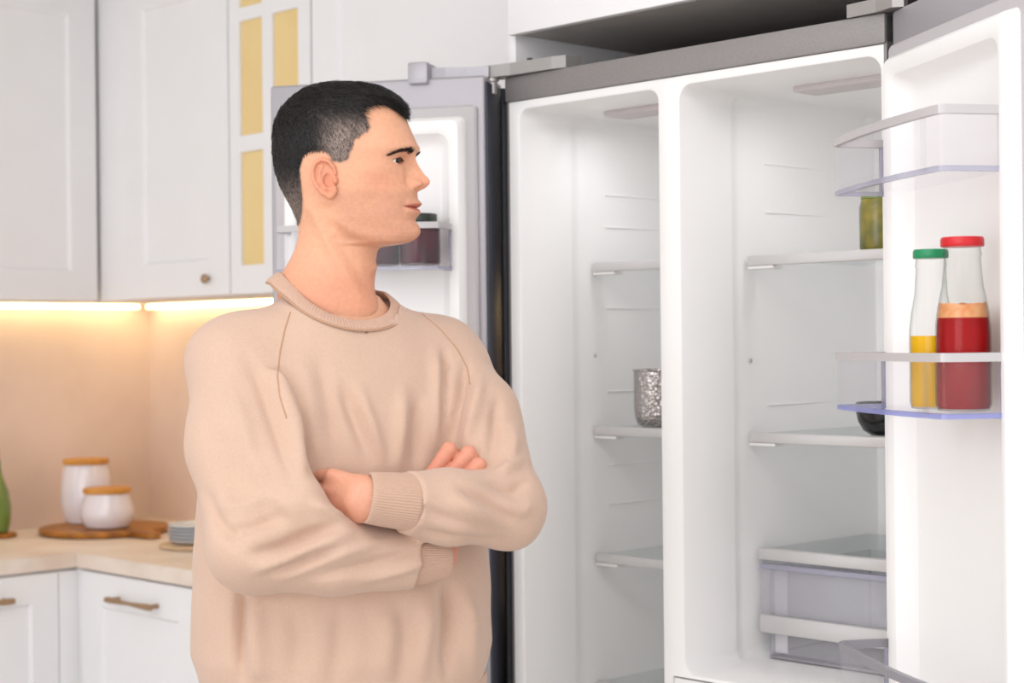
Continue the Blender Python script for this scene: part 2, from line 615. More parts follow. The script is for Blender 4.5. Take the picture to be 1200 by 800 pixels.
def liner_obj(name, fx0, fx1, fz0, fz1, x0, x1, z0, z1, r, depth):
    """front flange with a round-cornered mouth, side walls with a shallow step, back wall"""
    secs = [(rrect(fx0, fx1, fz0, fz1, 0.0008), 0.012), (rrect(fx0, fx1, fz0, fz1, 0.0008), 0.0),
            (rrect(x0 - .006, x1 + .006, z0 - .006, z1 + .006, r + .006), 0.0),
            (rrect(x0 - .0018, x1 + .0018, z0 - .0018, z1 + .0018, r + .002), 0.0018),
            (rrect(x0, x1, z0, z1, r), 0.006),
            (rrect(x0 + .006, x1 - .006, z0 + .002, z1 - .002, r), 0.135),
            (rrect(x0 + .005, x1 - .005, z0 + .002, z1 - .002, r), 0.142),
            (rrect(x0 + .001, x1 - .001, z0 + .002, z1 - .002, r), 0.152),
            (rrect(x0 + .001, x1 - .001, z0 + .002, z1 - .002, r), 0.165),
            (rrect(x0 + .008, x1 - .008, z0 + .004, z1 - .004, r), depth - .03),
            (rrect(x0 + .018, x1 - .018, z0 + .012, z1 - .012, r), depth - .008),
            (rrect(x0 + .038, x1 - .038, z0 + .03, z1 - .03, r), depth)]
    V, Fc = [], []
    n = len(secs[0][0])
    for P, y in secs:
        V += [(x, y, z) for x, z in P]
    for j in range(len(secs) - 1):
        for i in range(n):
            k = (i + 1) % n
            Fc.append((j * n + i, j * n + k, (j + 1) * n + k, (j + 1) * n + i))
    Fc.append(tuple((len(secs) - 1) * n + i for i in range(n)))
    me = bpy.data.meshes.new(name)
    me.from_pydata(V, [], Fc)
    o = link(name, me, 'liner', fr)
    return autosmooth(o, 28)


ZF = 1.891       # bottom of the grey band
FD = 0.585
# outer casing: sides, top, bottom, back, and the grey band along the top front
bm = bmesh.new()
bm_box(bm, 0, 0.006, 0.0, 0.63, 0.03, FT - .001)
bm_box(bm, FW - .006, FW, 0.0, 0.63, 0.03, FT - .001)
bm_box(bm, 0.006, FW - .006, 0.0, 0.63, ZF + .003, FT - .001)
bm_box(bm, 0.006, FW - .006, 0.61, 0.63, 0.03, ZF)
bm_box(bm, 0.006, FW - .006, 0.02, 0.63, 0.03, 0.09)
bm_obj('casing', bm, 'steel', fr)
box('top_band', 0.0, FW, -0.006, 0.02, ZF + .001, FT, 'steel', fr, bev=0.003)
for x in (0.06, FW - 0.06):
    for y in (0.06, 0.56):
        lathe_obj('foot', [(0.02, 0), (0.02, 0.012), (0.012, 0.014), (0.012, 0.03)], 'black_plastic', fr, 20, loc=(x, y, 0))
DL, DR = 0.388, 0.440
liner_obj('freezer_liner', 0.006, 0.412, 0.09, ZF, 0.034, DL, 0.13, 1.874, 0.022, FD)
liner_obj('fridge_liner', 0.412, FW - .006, 0.826, ZF, DR, FW - .014, 0.833, 1.874, 0.026, FD)
box('lower_drawer_front', 0.413, FW - .006, 0.001, 0.03, 0.09, 0.823, 'liner', fr, bev=0.003)
box('side_gasket', -0.007, -0.0005, -0.012, 0.012, 0.06, FT - .02, 'black_plastic', fr, bev=0.002)

# shallow ribs pressed into the left walls
for xw, zs in ((0.041, (1.72, 1.655, 1.49, 1.32, 1.17, 1.09)), (0.447, (1.75, 1.66, 1.30))):
    for z in zs:
        box('wall_rib', xw - .004, xw - .0012, 0.24, FD - .07, z, z + .0025, 'liner', fr, bev=0.001)


def shelf(x0, x1, y0, z, clip=True):
    g = box('shelf', x0, x1, y0 + .012, FD - .035, z - .006, z, 'shelf_glass', fr, bev=0.001)
    box('shelf_trim', x0, x1, y0, y0 + .014, z - .016, z + .003, 'shelf_trim', fr, bev=0.003)
    box('shelf_clip', x0 - .001, x0 + .058, y0 + .002, y0 + .03, z - .022, z - .016, 'liner_trim', fr, bev=0.002)
    box('shelf_clip', x1 - .058, x1 + .001, y0 + .002, y0 + .03, z - .022, z - .016, 'liner_trim', fr, bev=0.002)


SHL = (1.579, 1.250, 0.994, 0.737, 0.46)
for z in SHL:
    shelf(0.042, DL - .008, 0.193, z)
SHR = (1.5745, 1.2505)
for z in SHR:
    shelf(DR + .009, FW - .023, 0.176, z)


def screw(x, y, z):
    V, Fc = lathe([(0.004, 0), (0.004, 0.001), (0.0022, 0.0028)], 14)
    pymesh('shelf_stud', [(x + c, y + a, z + b_) for a, b_, c in V], Fc, 'screw', fr)


screw(0.036, 0.205, 1.395)
screw(DR + .004, 0.19, 1.385)
# ceiling lamps
for x0, x1, y in ((0.135, 0.34, 0.13), (0.575, 0.80, 0.15)):
    box('ceiling_lamp', x0, x1, y, y + .07, 1.861, 1.8735, 'lamp_cover', fr, bev=0.004)
    c_ = Lw((x0 + x1) / 2, y + .035, 1.850)
    la = area_light('compartment_fill', c_, (c_[0] + .05, c_[1] + .05, 1.0), x1 - x0 - .02, .06, 0.38)  # added fill to brighten the compartment; the lamp itself is taken as off

# crisper drawer and its glass cover
CX0, CX1, CY, CT = DR + .009, FW - .023, 0.203, 1.037
box('crisper_cover', CX0 + .002, CX1 - .002, CY + .014, FD - .035, CT - .007, CT - .001, 'shelf_glass', fr, bev=0.001)
box('crisper_cover_trim', CX0, CX1, CY - .002, CY + .016, CT - .020, CT + .002, 'shelf_trim', fr, bev=0.003)
bm = bmesh.new()
z0, z1 = 0.842, CT - .030
xa, xb, ya, yb = CX0 + .016, CX1 - .016, CY + .012, FD - .05
bm_box(bm, xa, xb, ya, ya + .004, z0, z1)
bm_box(bm, xa, xb, yb - .004, yb, z0, z1)
bm_box(bm, xa, xa + .004, ya, yb, z0, z1)
bm_box(bm, xb - .004, xb, ya, yb, z0, z1)
bm_box(bm, xa, xb, ya, yb, z0, z0 + .004)
dr = bm_obj('crisper_drawer', bm, 'drawer_plastic', fr)
box('drawer_front', CX0 + .004, CX1 - .004, CY, CY + .010, 0.884, z1 + .002, 'drawer_plastic', dr, bev=0.002)
box('drawer_rim', CX0 + .003, CX1 - .003, CY - .006, CY + .010, z1 - .006, z1 + .004, 'lilac_plastic', dr, bev=0.002)
box('drawer_grip', CX0 + .004, CX1 - .004, CY - .008, CY + .004, 0.884, 0.918, 'shelf_trim', dr, bev=0.004)
box('drawer_stile', CX0 + .022, CX0 + .05, CY + .017, CY + .02, 0.846, z1 - .008, 'liner_trim', dr, bev=0.001)
box('drawer_foot', CX0 + .02, CX1 - .02, CY + .004, CY + .03, 0.837, 0.843, 'rim_dark', dr, bev=0.001)


# ------------------------------------------------------------------ refrigerator doors
def door_open(org, ang, m, w, th):
    """a door hinged at org (world x,y); x runs hinge->free edge, m*y points out of the inner face"""
    d = np.array(org) - W0
    bm = bmesh.new()
    ys = sorted((-m * th, 0.0))
    z0, z1 = 0.09, FT
    bm_box(bm, 0, w, ys[0], ys[1], z0, z1, 0.006, 3)
    o = autosmooth(bm_obj('door', bm, 'steel_lilac', fr))
    o.location = (d @ ex, d @ ey, 0)
    o.rotation_euler = (0, 0, ang - TH)
    return o


def dbox(name, parent, m, x0, x1, t0, t1, z0, z1, mt, bev=0.003, seg=2):
    y0, y1 = sorted((m * t0, m * t1))
    return box(name, x0, x1, y0, y1, z0, z1, mt, parent, bev=bev, seg=seg)


def ring_obj(name, parent, m, secs, mt, deg=35, cap=True):
    V, Fc = [], []
    n = len(secs[0][0])
    for P, t in secs:
        V += [(x, m * t, z) for x, z in P]
    for j in range(len(secs) - 1):
        for i in range(n):
            k = (i + 1) % n
            Fc.append((j * n + i, j * n + k, (j + 1) * n + k, (j + 1) * n + i))
    if cap:
        Fc.append(tuple((len(secs) - 1) * n + i for i in range(n)))
    return autosmooth(pymesh(name, V, Fc, mt, parent), deg)


def door_inside(dr, m, w, frame_top=0.058, edge=0.014):
    x0, x1, z0, z1 = edge, w - edge, 0.12, FT - frame_top
    g = ring_obj('gasket', dr, m, [(rrect(x0, x1, z0, z1, .008), -.002), (rrect(x0, x1, z0, z1, .008), .010),
                                   (rrect(x0 + .004, x1 - .004, z0 + .004, z1 - .004, .008), .014),
                                   (rrect(x0 + .022, x1 - .022, z0 + .022, z1 - .022, .01), .014),
                                   (rrect(x0 + .024, x1 - .024, z0 + .024, z1 - .024, .01), .004)], 'gasket_grey', cap=False)
    a, b_, c, d = x0 + .021, x1 - .021, z0 + .021, z1 - .021
    l = ring_obj('door_liner', dr, m, [(rrect(a, b_, c, d, .012), .0), (rrect(a, b_, c, d, .012), .014),
                                       (rrect(a + .004, b_ - .004, c + .004, d - .004, .014), .028),
                                       (rrect(a + .010, b_ - .010, c + .010, d - .010, .016), .036),
                                       (rrect(a + .020, b_ - .020, c + .024, d - .024, .02), .037),
                                       (rrect(a + .030, b_ - .030, c + .034, d - .034, .022), .032),
                                       (rrect(a + .040, b_ - .040, c + .046, d - .046, .024), .012),
                                       (rrect(a + .052, b_ - .052, c + .06, d - .06, .026), .004)], 'liner', 30)
    return g, l


def door_bin(dr, m, s0, s1, z0, z1, tl, tb, edge='lilac_plastic', rim='rim_grey', tn=None):
    """clear bowed bin: back against the liner, front bulging out from the inner face"""
    tn = tl if tn is None else tn
    pts = [(s0, 0.008), (s0, tl - .012), (s0 + .006, tl - .003), (s0 + .018, tl)]
    for i in range(1, 10):
        u = i / 10
        t = tl * (1 - u) + tn * u + (tb - max(tl, tn)) * 4 * u * (1 - u)
        pts.append((s0 + .018 + (s1 - s0 - .036) * u, t))
    pts += [(s1 - .018, tn), (s1 - .006, tn - .003), (s1, tn - .012), (s1, 0.008)]
    wall = 0.0035

    def inset(P, k):
        c = np.mean(np.array(P), axis=0)
        out = []
        n = len(P)
        for i in range(n):
            a = np.array(P[max(i - 1, 0)]); b_ = np.array(P[min(i + 1, n - 1)])
            d = b_ - a
            d /= np.linalg.norm(d)
            nrm = np.array([d[1], -d[0]])
            out.append(tuple(np.array(P[i]) + nrm * k))
        return out
    inn = inset(pts, wall)
    n = len(pts)

    def strip(name, za, zb, o_, i_, mt):
        V = [(x, m * t, za) for x, t in o_] + [(x, m * t, zb) for x, t in o_] + [(x, m * t, za) for x, t in i_] + [(x, m * t, zb) for x, t in i_]
        Fc = []
        for i in range(n - 1):
            Fc += [(i, i + 1, n + i + 1, n + i), (2 * n + i, 2 * n + i + 1, 3 * n + i + 1, 3 * n + i),
                   (n + i, n + i + 1, 3 * n + i + 1, 3 * n + i), (i, i + 1, 2 * n + i + 1, 2 * n + i)]
        for i in (0, n - 1):
            Fc.append((i, n + i, 3 * n + i, 2 * n + i))
        return autosmooth(pymesh(name, V, Fc, mt, dr), 40)
    strip('bin_wall', z0, z1 - .012, pts, inn, 'clear_plastic')
    strip('bin_rim', z1 - .012, z1, inset(pts, -.002), inset(pts, .007), rim)
    strip('bin_bottom_edge', z0 - .004, z0 + .003, inset(pts, -.001), inset(pts, .008), edge)
    V, Fc = prism([(x, m * t) for x, t in inn], z0, z0 + .003)
    pymesh('bin_floor', V, Fc, 'clear_plastic', dr)
    for s, e_ in ((s0 - .0015, 'lilac_plastic'), (s1 - .0045, edge)):
        dbox('bin_end_post', dr, m, s, s + .006, .007, .036, z0 - .004, z1 - .001, e_, bev=0.001)
    # moulded corner rib and lugs
    dbox('bin_mould_rib', dr, m, s1 - .05, s1 - .044, tb - .012, tb - .006, z0, z1 - .012, 'clear_plastic', bev=0)


# left door
AL = math.radians(180 - 14.7)
OL = (at(571, 400, 3.295)[0], 3.295)
WL = 0.445
ldoor = door_open(OL, AL, 1, WL, 0.128)
door_inside(ldoor, 1, WL)
box('end_cover', -0.004, 0.0005, -0.124, -0.003, 0.10, FT - .012, 'slate_plastic', ldoor, bev=0.001)
box('end_seal', -0.008, 0.0005, -0.126, -0.104, 0.10, FT - .03, 'black_plastic', ldoor, bev=0.002)
door_bin(ldoor, 1, 0.06, WL - .05, 1.566, 1.652, .105, .118, 'lilac_plastic', 'rim_grey')
door_bin(ldoor, 1, 0.06, WL - .05, 1.28, 1.365, .105, .118, 'lilac_plastic', 'rim_grey')
door_bin(ldoor, 1, 0.06, WL - .05, 0.90, 0.985, .105, .118, 'lilac_plastic', 'rim_grey')
# right door
AR = math.atan2(-0.98, 0.192)
OR = (at(1049, 400, 2.700)[0], 2.700)
WR = 0.48
rdoor = door_open(OR, AR, -1, WR, 0.09)
door_inside(rdoor, -1, WR)
door_bin(rdoor, -1, 0.028, WR - .055, 1.648, 1.732, .114, .132, 'lilac_plastic', 'rim_grey', .122)
door_bin(rdoor, -1, 0.028, WR - .055, 1.318, 1.402, .114, .132, 'blue_plastic', 'rim_grey', .122)
door_bin(rdoor, -1, 0.028, WR - .055, 0.868, 0.954, .114, .132, 'lilac_plastic', 'rim_dark', .122)


def door_world(org, ang, m, s, t):
    c, s_ = math.cos(ang), math.sin(ang)
    x, y = s, m * t
    return (org[0] + c * x - s_ * y, org[1] + s_ * x + c * y)


# hinges
V, Fc = prism([(0.172, 0.03), (0.165, -0.004), (0.135, -0.012), (0.03, -0.02), (-0.02, -0.034), (-0.05, -0.036), (-0.07, -0.028), (-0.07, -0.014), (-0.04, 0.0), (0.0, 0.02)], FT + .0005, FT + .024)
pymesh('hinge_bracket', V, Fc, 'hinge_metal', fr)
lathe_obj('hinge_pin', [(0.009, FT - .03), (0.009, FT - .008), (0.013, FT - .006), (0.013, FT + .002)], 'steel_light', fr, 24, loc=(-0.022, -0.018, 0))
lathe_obj('hinge_screw', [(0.006, 0), (0.006, 0.004), (0.003, 0.005)], 'black_plastic', fr, 16, loc=(0.075, -0.01, FT + .024))
V, Fc = prism([(0.0, -0.03), (0.045, -0.03), (0.085, -0.022), (0.11, -0.014), (0.135, -0.014), (0.135, -0.05), (0.0, -0.07)], FT + .0005, FT + .022)
pymesh('hinge_arm', V, Fc, 'steel_lilac', ldoor)
box('hinge_cap', 0.112, 0.152, -0.05, 0.012, FT - .012, FT + .030, 'steel_lilac', ldoor, bev=0.003)
V, Fc = prism([(FW - .07, 0.03), (FW - .07, -0.008), (FW - .01, -0.016), (FW + .03, -0.03), (FW + .045, -0.02), (FW + .02, 0.03)], FT + .0005, FT + .022)
pymesh('hinge_bracket', V, Fc, 'hinge_metal', fr)
lathe_obj('hinge_screw', [(0.007, 0), (0.007, 0.006), (0.003, 0.008)], 'steel', fr, 16, loc=(FW - .03, 0.004, FT + .022))


# ------------------------------------------------------------------ food and vessels
def bottle(loc, h, rb, rc, liq_h, cap_m, liq_m, label, res_h=None, res_m=None):
    t = thing('bottle', label, 'bottle', loc)
    rn = rc * 0.86
    prof = [(rb * .6, 0.0005), (rb * .92, 0.002), (rb, 0.010), (rb * 1.0, h * .42), (rb * .985, h * .50), (rb * .90, h * .60), (rb * .74, h * .72),
            (rn * 1.02, h * .82), (rn * .98, h * .88), (rn * 1.04, h * .90), (rn * .98, h * .93), (rn, h * .965)]
    lathe_obj('glass', prof, 'bottle_glass', t, 56, cap=False)

    def inner(za, zb, mt, nm):
        P = []
        zs = [za] + [z for _, z in prof if za < z < zb] + [zb]
        for z in zs:
            r = np.interp(z, [p[1] for p in prof], [p[0] for p in prof]) - .0016
            P.append((r, z))
        lathe_obj(nm, P, mt, t, 56)
    inner(0.004, liq_h, liq_m, 'liquid')
    if res_h:
        V, Fc = [], []
        n = 56
        a = np.linspace(0, 2 * math.pi, n, endpoint=False)
        top = res_h - .0018 * (1 + np.sin(a * 3 + .6) * .7 + np.sin(a * 7 + 2) * .4 + np.sin(a * 13) * .25)
        for k, zz in enumerate((np.full(n, liq_h), liq_h + (top - liq_h) * .5, top)):
            for i in range(n):
                r = np.interp(zz[i], [p[1] for p in prof], [p[0] for p in prof]) - .0014
                V.append((r * math.cos(a[i]), r * math.sin(a[i]), zz[i]))
        for k in range(2):
            for i in range(n):
                j = (i + 1) % n
                Fc.append((k * n + i, k * n + j, (k + 1) * n + j, (k + 1) * n + i))
        pymesh('residue', V, Fc, res_m, t, True)
    n = 60
    V, Fc = [], []
    for z, k in ((h * .945, .97), (h * .95, 1.0), (h - .003, 1.0), (h, .94)):
        for i in range(n):
            a = 2 * math.pi * i / n
            r = rc * k * (1 + .012 * (i % 2))
            V.append((r * math.cos(a), r * math.sin(a), z))
    for j in range(3):
        for i in range(n):
            k = (i + 1) % n
            Fc.append((j * n + i, j * n + k, (j + 1) * n + k, (j + 1) * n + i))
    Fc += [tuple(range(n))[::-1], tuple(3 * n + i for i in range(n))]
    autosmooth(pymesh('cap', V, Fc, cap_m, t), 40)
    return t


zb = 1.3215
p = door_world(OR, AR, -1, 0.362, 0.060)
bottle((*p, zb), 0.238, 0.0375, 0.029, 0.128, 'cap_red', 'juice_red', 'glass bottle of red sauce with red cap in the door bin', 0.149, 'juice_residue')
p = door_world(OR, AR, -1, 0.275, 0.066)
bottle((*p, zb), 0.226, 0.031, 0.0245, 0.104, 'cap_green', 'juice_yellow', 'glass bottle of yellow juice with green cap behind the red one')


def jar(loc, h, r, fill, lid_m, lid_r, label, lid_h=0.016, fill_h=None):
    t = thing('jar', label, 'jar', loc)
    prof = [(r * .7, 0.0005), (r * .94, .002), (r, .008), (r, h * .76), (r * .93, h * .84), (lid_r * .92, h * .88), (lid_r * .92, h - .002)]
    lathe_obj('glass', prof, 'bottle_glass', t, 44, cap=False)
    fh = fill_h or h * .82
    lathe_obj('contents', [(r * .7, .003), (r * .93, .005), (r * .965, .009), (r * .965, min(h * .76, fh)), (r * .9, fh)], fill, t, 44)
    lathe_obj('lid', [(lid_r * .97, h - lid_h), (lid_r, h - lid_h + .001), (lid_r, h - .002), (lid_r * .95, h)], lid_m, t, 44)
    return t


zl = 1.5695
for s, t_, h, r, fm, lm, lab in ((0.112, .070, 0.100, .039, 'jam', 'jar_lid_dark', 'small jar of dark red jam with dark lid, rightmost in the left door bin'),
                                 (0.193, .070, 0.078, .039, 'jam', 'cap_red', 'low jar of reddish preserve in the left door bin beside the man\'s chin'),
                                 (0.274, .070, 0.076, .039, 'jam_blue', 'ceramic_grey', 'low bluish jar in the left door bin, hidden half by the man\'s jaw')):
    p = door_world(OL, AL, 1, s, t_)
    jar((*p, zl), h, r, fm, lm, r * .86, lab)
p = door_world(OL, AL, 1, 0.112, .075)
# pickle jar on the right upper shelf
p = Lw(0.686, 0.25, SHR[0])
jar(p, 0.104, 0.034, 'pickle', 'jar_olive', 0.031, 'green pickle jar on the upper right shelf, half hidden by the door', 0.010, 0.094)
# hammered cup on the left middle shelf
p = Lw(0.158, 0.255, SHL[1])
t = thing('metal_cup', 'hammered steel cup on the middle shelf of the left compartment', 'cup', p)
R_ = 0.046
V, Fc = lathe([(0.004, 0.0005), (R_ * .62, .0006), (R_ * .84, .008), (R_ * .96, .022), (R_, .04), (R_, .112), (R_ * 1.05, .1145), (R_ * 1.05, .117),
               (R_ * .96, .117), (R_ * .95, .04), (R_ * .8, .012), (.004, .006)], 56, False)
autosmooth(pymesh('cup_body', V, Fc, 'hammered_steel', t), 40)
tube('handle', [(R_ * .6, -R_ * .72, .095), (R_ * .9, -R_ * 1.15, .09), (R_ * 1.0, -R_ * 1.25, .06), (R_ * .8, -R_ * 1.0, .035), (R_ * .6, -R_ * .72, .035)][::1], .004, 'hammered_steel', t)
# black bowl
p = Lw(0.685, 0.262, SHR[1])
t = thing('bowl', 'small round black bowl on the middle right shelf beside the open door', 'bowl', p)
r = 0.050
lathe_obj('bowl_body', [(.004, .0005), (r * .45, .0006), (r * .74, .010), (r * .92, .026), (r, .046), (r * .99, .060), (r * .93, .060), (r * .88, .03), (r * .5, .008), (.004, .006)], 'black_bowl', t, 48, False)

# ------------------------------------------------------------------ things on the worktop
p = Lw(-2.03, 0.30, ZT)
t = thing('serving_board', 'round dark wooden board under the two white jars', 'board', p, TH)
lathe_obj('board_disc', [(.17, .0005), (.188, .004), (.19, .012), (.187, .018), (.17, .0195)], 'wood_board', t, 72)
V, Fc = prism([(.17, -.03), (.265, -.022), (.28, 0), (.265, .022), (.17, .03)], .003, .017)
pymesh('board_grip', V, Fc, 'wood_board', t)


def canister(px, py, zbase, h, r, shape, label):
    # foot of the canister in the local frame is given directly
    t = thing('canister', label, 'jar', px)
    if shape == 'tall':
        prof = [(r * .55, .0005), (r * .78, .003), (r * .92, .025), (r, .06), (r * .99, h * .6), (r * .93, h * .86), (r * .84, h * .97), (r * .82, h)]
    else:
        prof = [(r * .55, .0005), (r * .8, .004), (r * .97, .024), (r, .042), (r * .96, h * .62), (r * .86, h * .86), (r * .82, h * .97), (r * .81, h)]
    lathe_obj('pot', prof, 'ceramic', t, 56)
    rl = r * .90
    lathe_obj('lid', [(rl * .9, h + .0005), (rl, h + .002), (rl, h + .013), (rl * .96, h + .016)], 'wood_lid', t, 56)
    return t


zbd = ZT + .020
q = Lw(-2.145, 0.305, zbd)
canister(q, 0, 0, 0.175, 0.075, 'tall', 'tall white ceramic canister with wooden lid on the round board')
q = Lw(-1.975, 0.275, zbd)
canister(q, 0, 0, 0.10, 0.077, 'low', 'low white ceramic canister with wooden lid in front of the tall one')
# trivet with plates
q = Lw(-1.515, 0.288, ZT)
o = lathe_obj('trivet', [(.105, .0005), (.112, .003), (.112, .008), (.105, .010)], 'wood_pale', None, 60, loc=q)
tag(o, 'round pale wooden trivet under the stacked plates', 'trivet')
for i in range(5):
    z = ZT + .011 + i * .0095
    q = Lw(-1.515, 0.288, z)
    o = lathe_obj('plate', [(.045, .0), (.05, .0005), (.078, .004), (.088, .012), (.087, .014), (.076, .0065), (.05, .003), (.004, .003)], 'ceramic_grey', None, 60, False, loc=q)
    tag(o, ['bottom', 'second from bottom', 'middle', 'second from top', 'topmost'][i] + ' pale grey plate of the stack beside the man', 'plate', 'plates stacked on the trivet')
# green bottle on its coaster, left edge
q = Lw(-2.16, 0.02, ZT)
o = lathe_obj('coaster', [(.055, .0005), (.06, .003), (.06, .010), (.056, .013)], 'wood_board', None, 48, loc=q)
tag(o, 'dark wooden coaster under the green bottle at the left edge', 'coaster')
q = Lw(-2.16, 0.02, ZT + .0135)
t = thing('green_bottle', 'bulbous green glass bottle with cork at the left picture edge', 'bottle', q)
lathe_obj('glass', [(.02, .0005), (.036, .003), (.043, .03), (.045, .07), (.038, .12), (.022, .16), (.016, .19), (.016, .21)], 'green_glass', t, 48)
lathe_obj('stopper', [(.013, .2105), (.0145, .214), (.0155, .235), (.012, .24)], 'cork', t, 28)

# ------------------------------------------------------------------ the man: implicit-surface tools
def seg_d(P, a, b, ra, rb):
    a = np.asarray(a, np.float32); b = np.asarray(b, np.float32)
    ab = b - a
    t = np.clip(((P - a) @ ab) / (ab @ ab), 0, 1)
    d = P - a - t[:, None] * ab
    return np.sqrt((d * d).sum(1)) - (ra + (rb - ra) * t)


def chain_d(P, pts, rad, k=0.0):
    d = None
    for i in range(len(pts) - 1):
        e = seg_d(P, pts[i], pts[i + 1], rad[i], rad[i + 1])
        d = e if d is None else (smin(d, e, k) if k else np.minimum(d, e))
    return d


def smin(a, b, k):
    h = np.clip(0.5 + 0.5 * (b - a) / k, 0, 1)
    return b + (a - b) * h - k * h * (1 - h)


def ell_d(P, c, ax, r):
    """ellipsoid with axes rows of ax"""
    q = (P - np.asarray(c, np.float32)) @ np.asarray(ax, np.float32).T
    r = np.asarray(r, np.float32)
    k0 = np.sqrt(((q / r) ** 2).sum(1))
    k1 = np.sqrt(((q / (r * r)) ** 2).sum(1)) + 1e-9
    return k0 * (k0 - 1) / k1


def surface_nets(fun, lo, hi, h):
    lo = np.asarray(lo, float); hi = np.asarray(hi, float)
    n = np.ceil((hi - lo) / h).astype(int) + 1
    xs = [lo[i] + h * np.arange(n[i]) for i in range(3)]
    G = np.stack(np.meshgrid(*xs, indexing='ij'), -1).reshape(-1, 3).astype(np.float32)
    F = np.empty(len(G), np.float32)
    for i in range(0, len(G), 400000):
        F[i:i + 400000] = fun(G[i:i + 400000])
    F = F.reshape(n)
    del G
    m = np.array(n) - 1
    acc = np.zeros((*m, 3)); cnt = np.zeros(m)
    corners = [(i, j, k) for i in (0, 1) for j in (0, 1) for k in (0, 1)]

    def sl(c):
        return F[c[0]:c[0] + m[0], c[1]:c[1] + m[1], c[2]:c[2] + m[2]]
    for c in corners:
        for ax in range(3):
            if c[ax] == 0:
                d = list(c); d[ax] = 1
                f0, f1 = sl(c), sl(tuple(d))
                cr_ = (f0 < 0) != (f1 < 0)
                t = np.where(cr_, f0 / np.where(cr_, f0 - f1, 1), 0)
                for q in range(3):
                    v = c[q] + (t if q == ax else 0)
                    acc[..., q] += np.where(cr_, v, 0)
                cnt += cr_
    act = cnt > 0
    idx = -np.ones(m, int)
    idx[act] = np.arange(act.sum())
    cell = np.argwhere(act)
    V = (cell + acc[act] / cnt[act][:, None]) * h + lo
    faces = []
    for ax in range(3):
        a1, a2 = (ax + 1) % 3, (ax + 2) % 3
        s0 = [slice(1, m[i]) for i in range(3)]
        s0[ax] = slice(0, m[ax])
        f0 = F[tuple(s0)]
        s1 = list(s0); s1[ax] = slice(1, m[ax] + 1)
        f1 = F[tuple(s1)]
        e = np.argwhere((f0 < 0) != (f1 < 0))
        if not len(e):
            continue
        neg = (f0 < 0)[tuple(e.T)]
        base = e + np.array([1 if i != ax else 0 for i in range(3)])

        def cid(d1, d2):
            c = base.copy(); c[:, a1] -= d1; c[:, a2] -= d2
            return idx[tuple(c.T)]
        q = np.stack([cid(1, 1), cid(0, 1), cid(0, 0), cid(1, 0)], 1)
        q[~neg] = q[~neg][:, ::-1]
        faces.append(q)
    Fq = np.concatenate(faces)
    Fq = Fq[(Fq >= 0).all(1)]
    return V, Fq


def np_mesh(name, V, Fq):
    me = bpy.data.meshes.new(name)
    V = np.asarray(V, np.float32)
    Fq = np.asarray(Fq, np.int32)
    me.vertices.add(len(V))
    me.vertices.foreach_set('co', V.ravel())
    k = Fq.shape[1]
    me.loops.add(Fq.size)
    me.loops.foreach_set('vertex_index', Fq.ravel())
    me.polygons.add(len(Fq))
    me.polygons.foreach_set('loop_start', np.arange(0, Fq.size, k, dtype=np.int32))
    me.polygons.foreach_set('loop_total', np.full(len(Fq), k, np.int32))
    me.update(calc_edges=True)
    me.polygons.foreach_set('use_smooth', np.ones(len(Fq), bool))
    return me


def normals(V, Fq):
    n = np.zeros_like(V)
    a, b, c, d = (V[Fq[:, i]] for i in range(4))
    fn = np.cross(c - a, d - b)
    for i in range(4):
        np.add.at(n, Fq[:, i], fn)
    return n / (np.linalg.norm(n, axis=1, keepdims=True) + 1e-12)


def relax(V, Fq, it=1, lam=0.5):
    for _ in range(it):
        s = np.zeros_like(V); c = np.zeros(len(V))
        for i in range(4):
            j = (i + 1) % 4
            np.add.at(s, Fq[:, i], V[Fq[:, j]]); np.add.at(c, Fq[:, i], 1)
            np.add.at(s, Fq[:, j], V[Fq[:, i]]); np.add.at(c, Fq[:, j], 1)
        V = V * (1 - lam) + lam * s / np.maximum(c, 1)[:, None]
    return V


def add_color(me, name, col):
    a = me.color_attributes.new(name, 'FLOAT_COLOR', 'POINT')
    c = np.ones((len(me.vertices), 4), np.float32)
    c[:, :col.shape[1]] = col
    a.data.foreach_set('color', c.ravel())


def smooth1(a, n):
    k = np.hanning(n + 2)[1:-1]
    k /= k.sum()
    p = np.pad(a, (n // 2, n - 1 - n // 2), mode='edge')
    return np.convolve(p, k, 'valid')


def sstep(a, b, x):
    t = np.clip((x - a) / (b - a), 0, 1)
    return t * t * (3 - 2 * t)


def poly_dist(px, py, pts, closed=False):
    d = np.full(px.shape, 1e9)
    n = len(pts)
    for i in range(n if closed else n - 1):
        ax, ay = pts[i]; bx, by = pts[(i + 1) % n]
        dx, dy = bx - ax, by - ay
        t = np.clip(((px - ax) * dx + (py - ay) * dy) / (dx * dx + dy * dy + 1e-9), 0, 1)
        d = np.minimum(d, np.hypot(px - ax - t * dx, py - ay - t * dy))
    return d


def poly_near(px, py, pts):
    """distance to a polyline and how far along it (0..1)"""
    d = np.full(px.shape, 1e9); tt = np.zeros(px.shape)
    n = len(pts) - 1
    for i in range(n):
        ax, ay = pts[i]; bx, by = pts[i + 1]
        dx, dy = bx - ax, by - ay
        t = np.clip(((px - ax) * dx + (py - ay) * dy) / (dx * dx + dy * dy + 1e-9), 0, 1)
        e = np.hypot(px - ax - t * dx, py - ay - t * dy)
        tt = np.where(e < d, (i + t) / n, tt)
        d = np.minimum(d, e)
    return d, tt


def in_poly(px, py, pts):
    r = np.zeros(px.shape, bool)
    n = len(pts)
    j = n - 1
    for i in range(n):
        xi, yi = pts[i]; xj, yj = pts[j]
        c = ((yi > py) != (yj > py)) & (px < (xj - xi) * (py - yi) / (yj - yi + 1e-12) + xi)
        r ^= c
        j = i
    return r


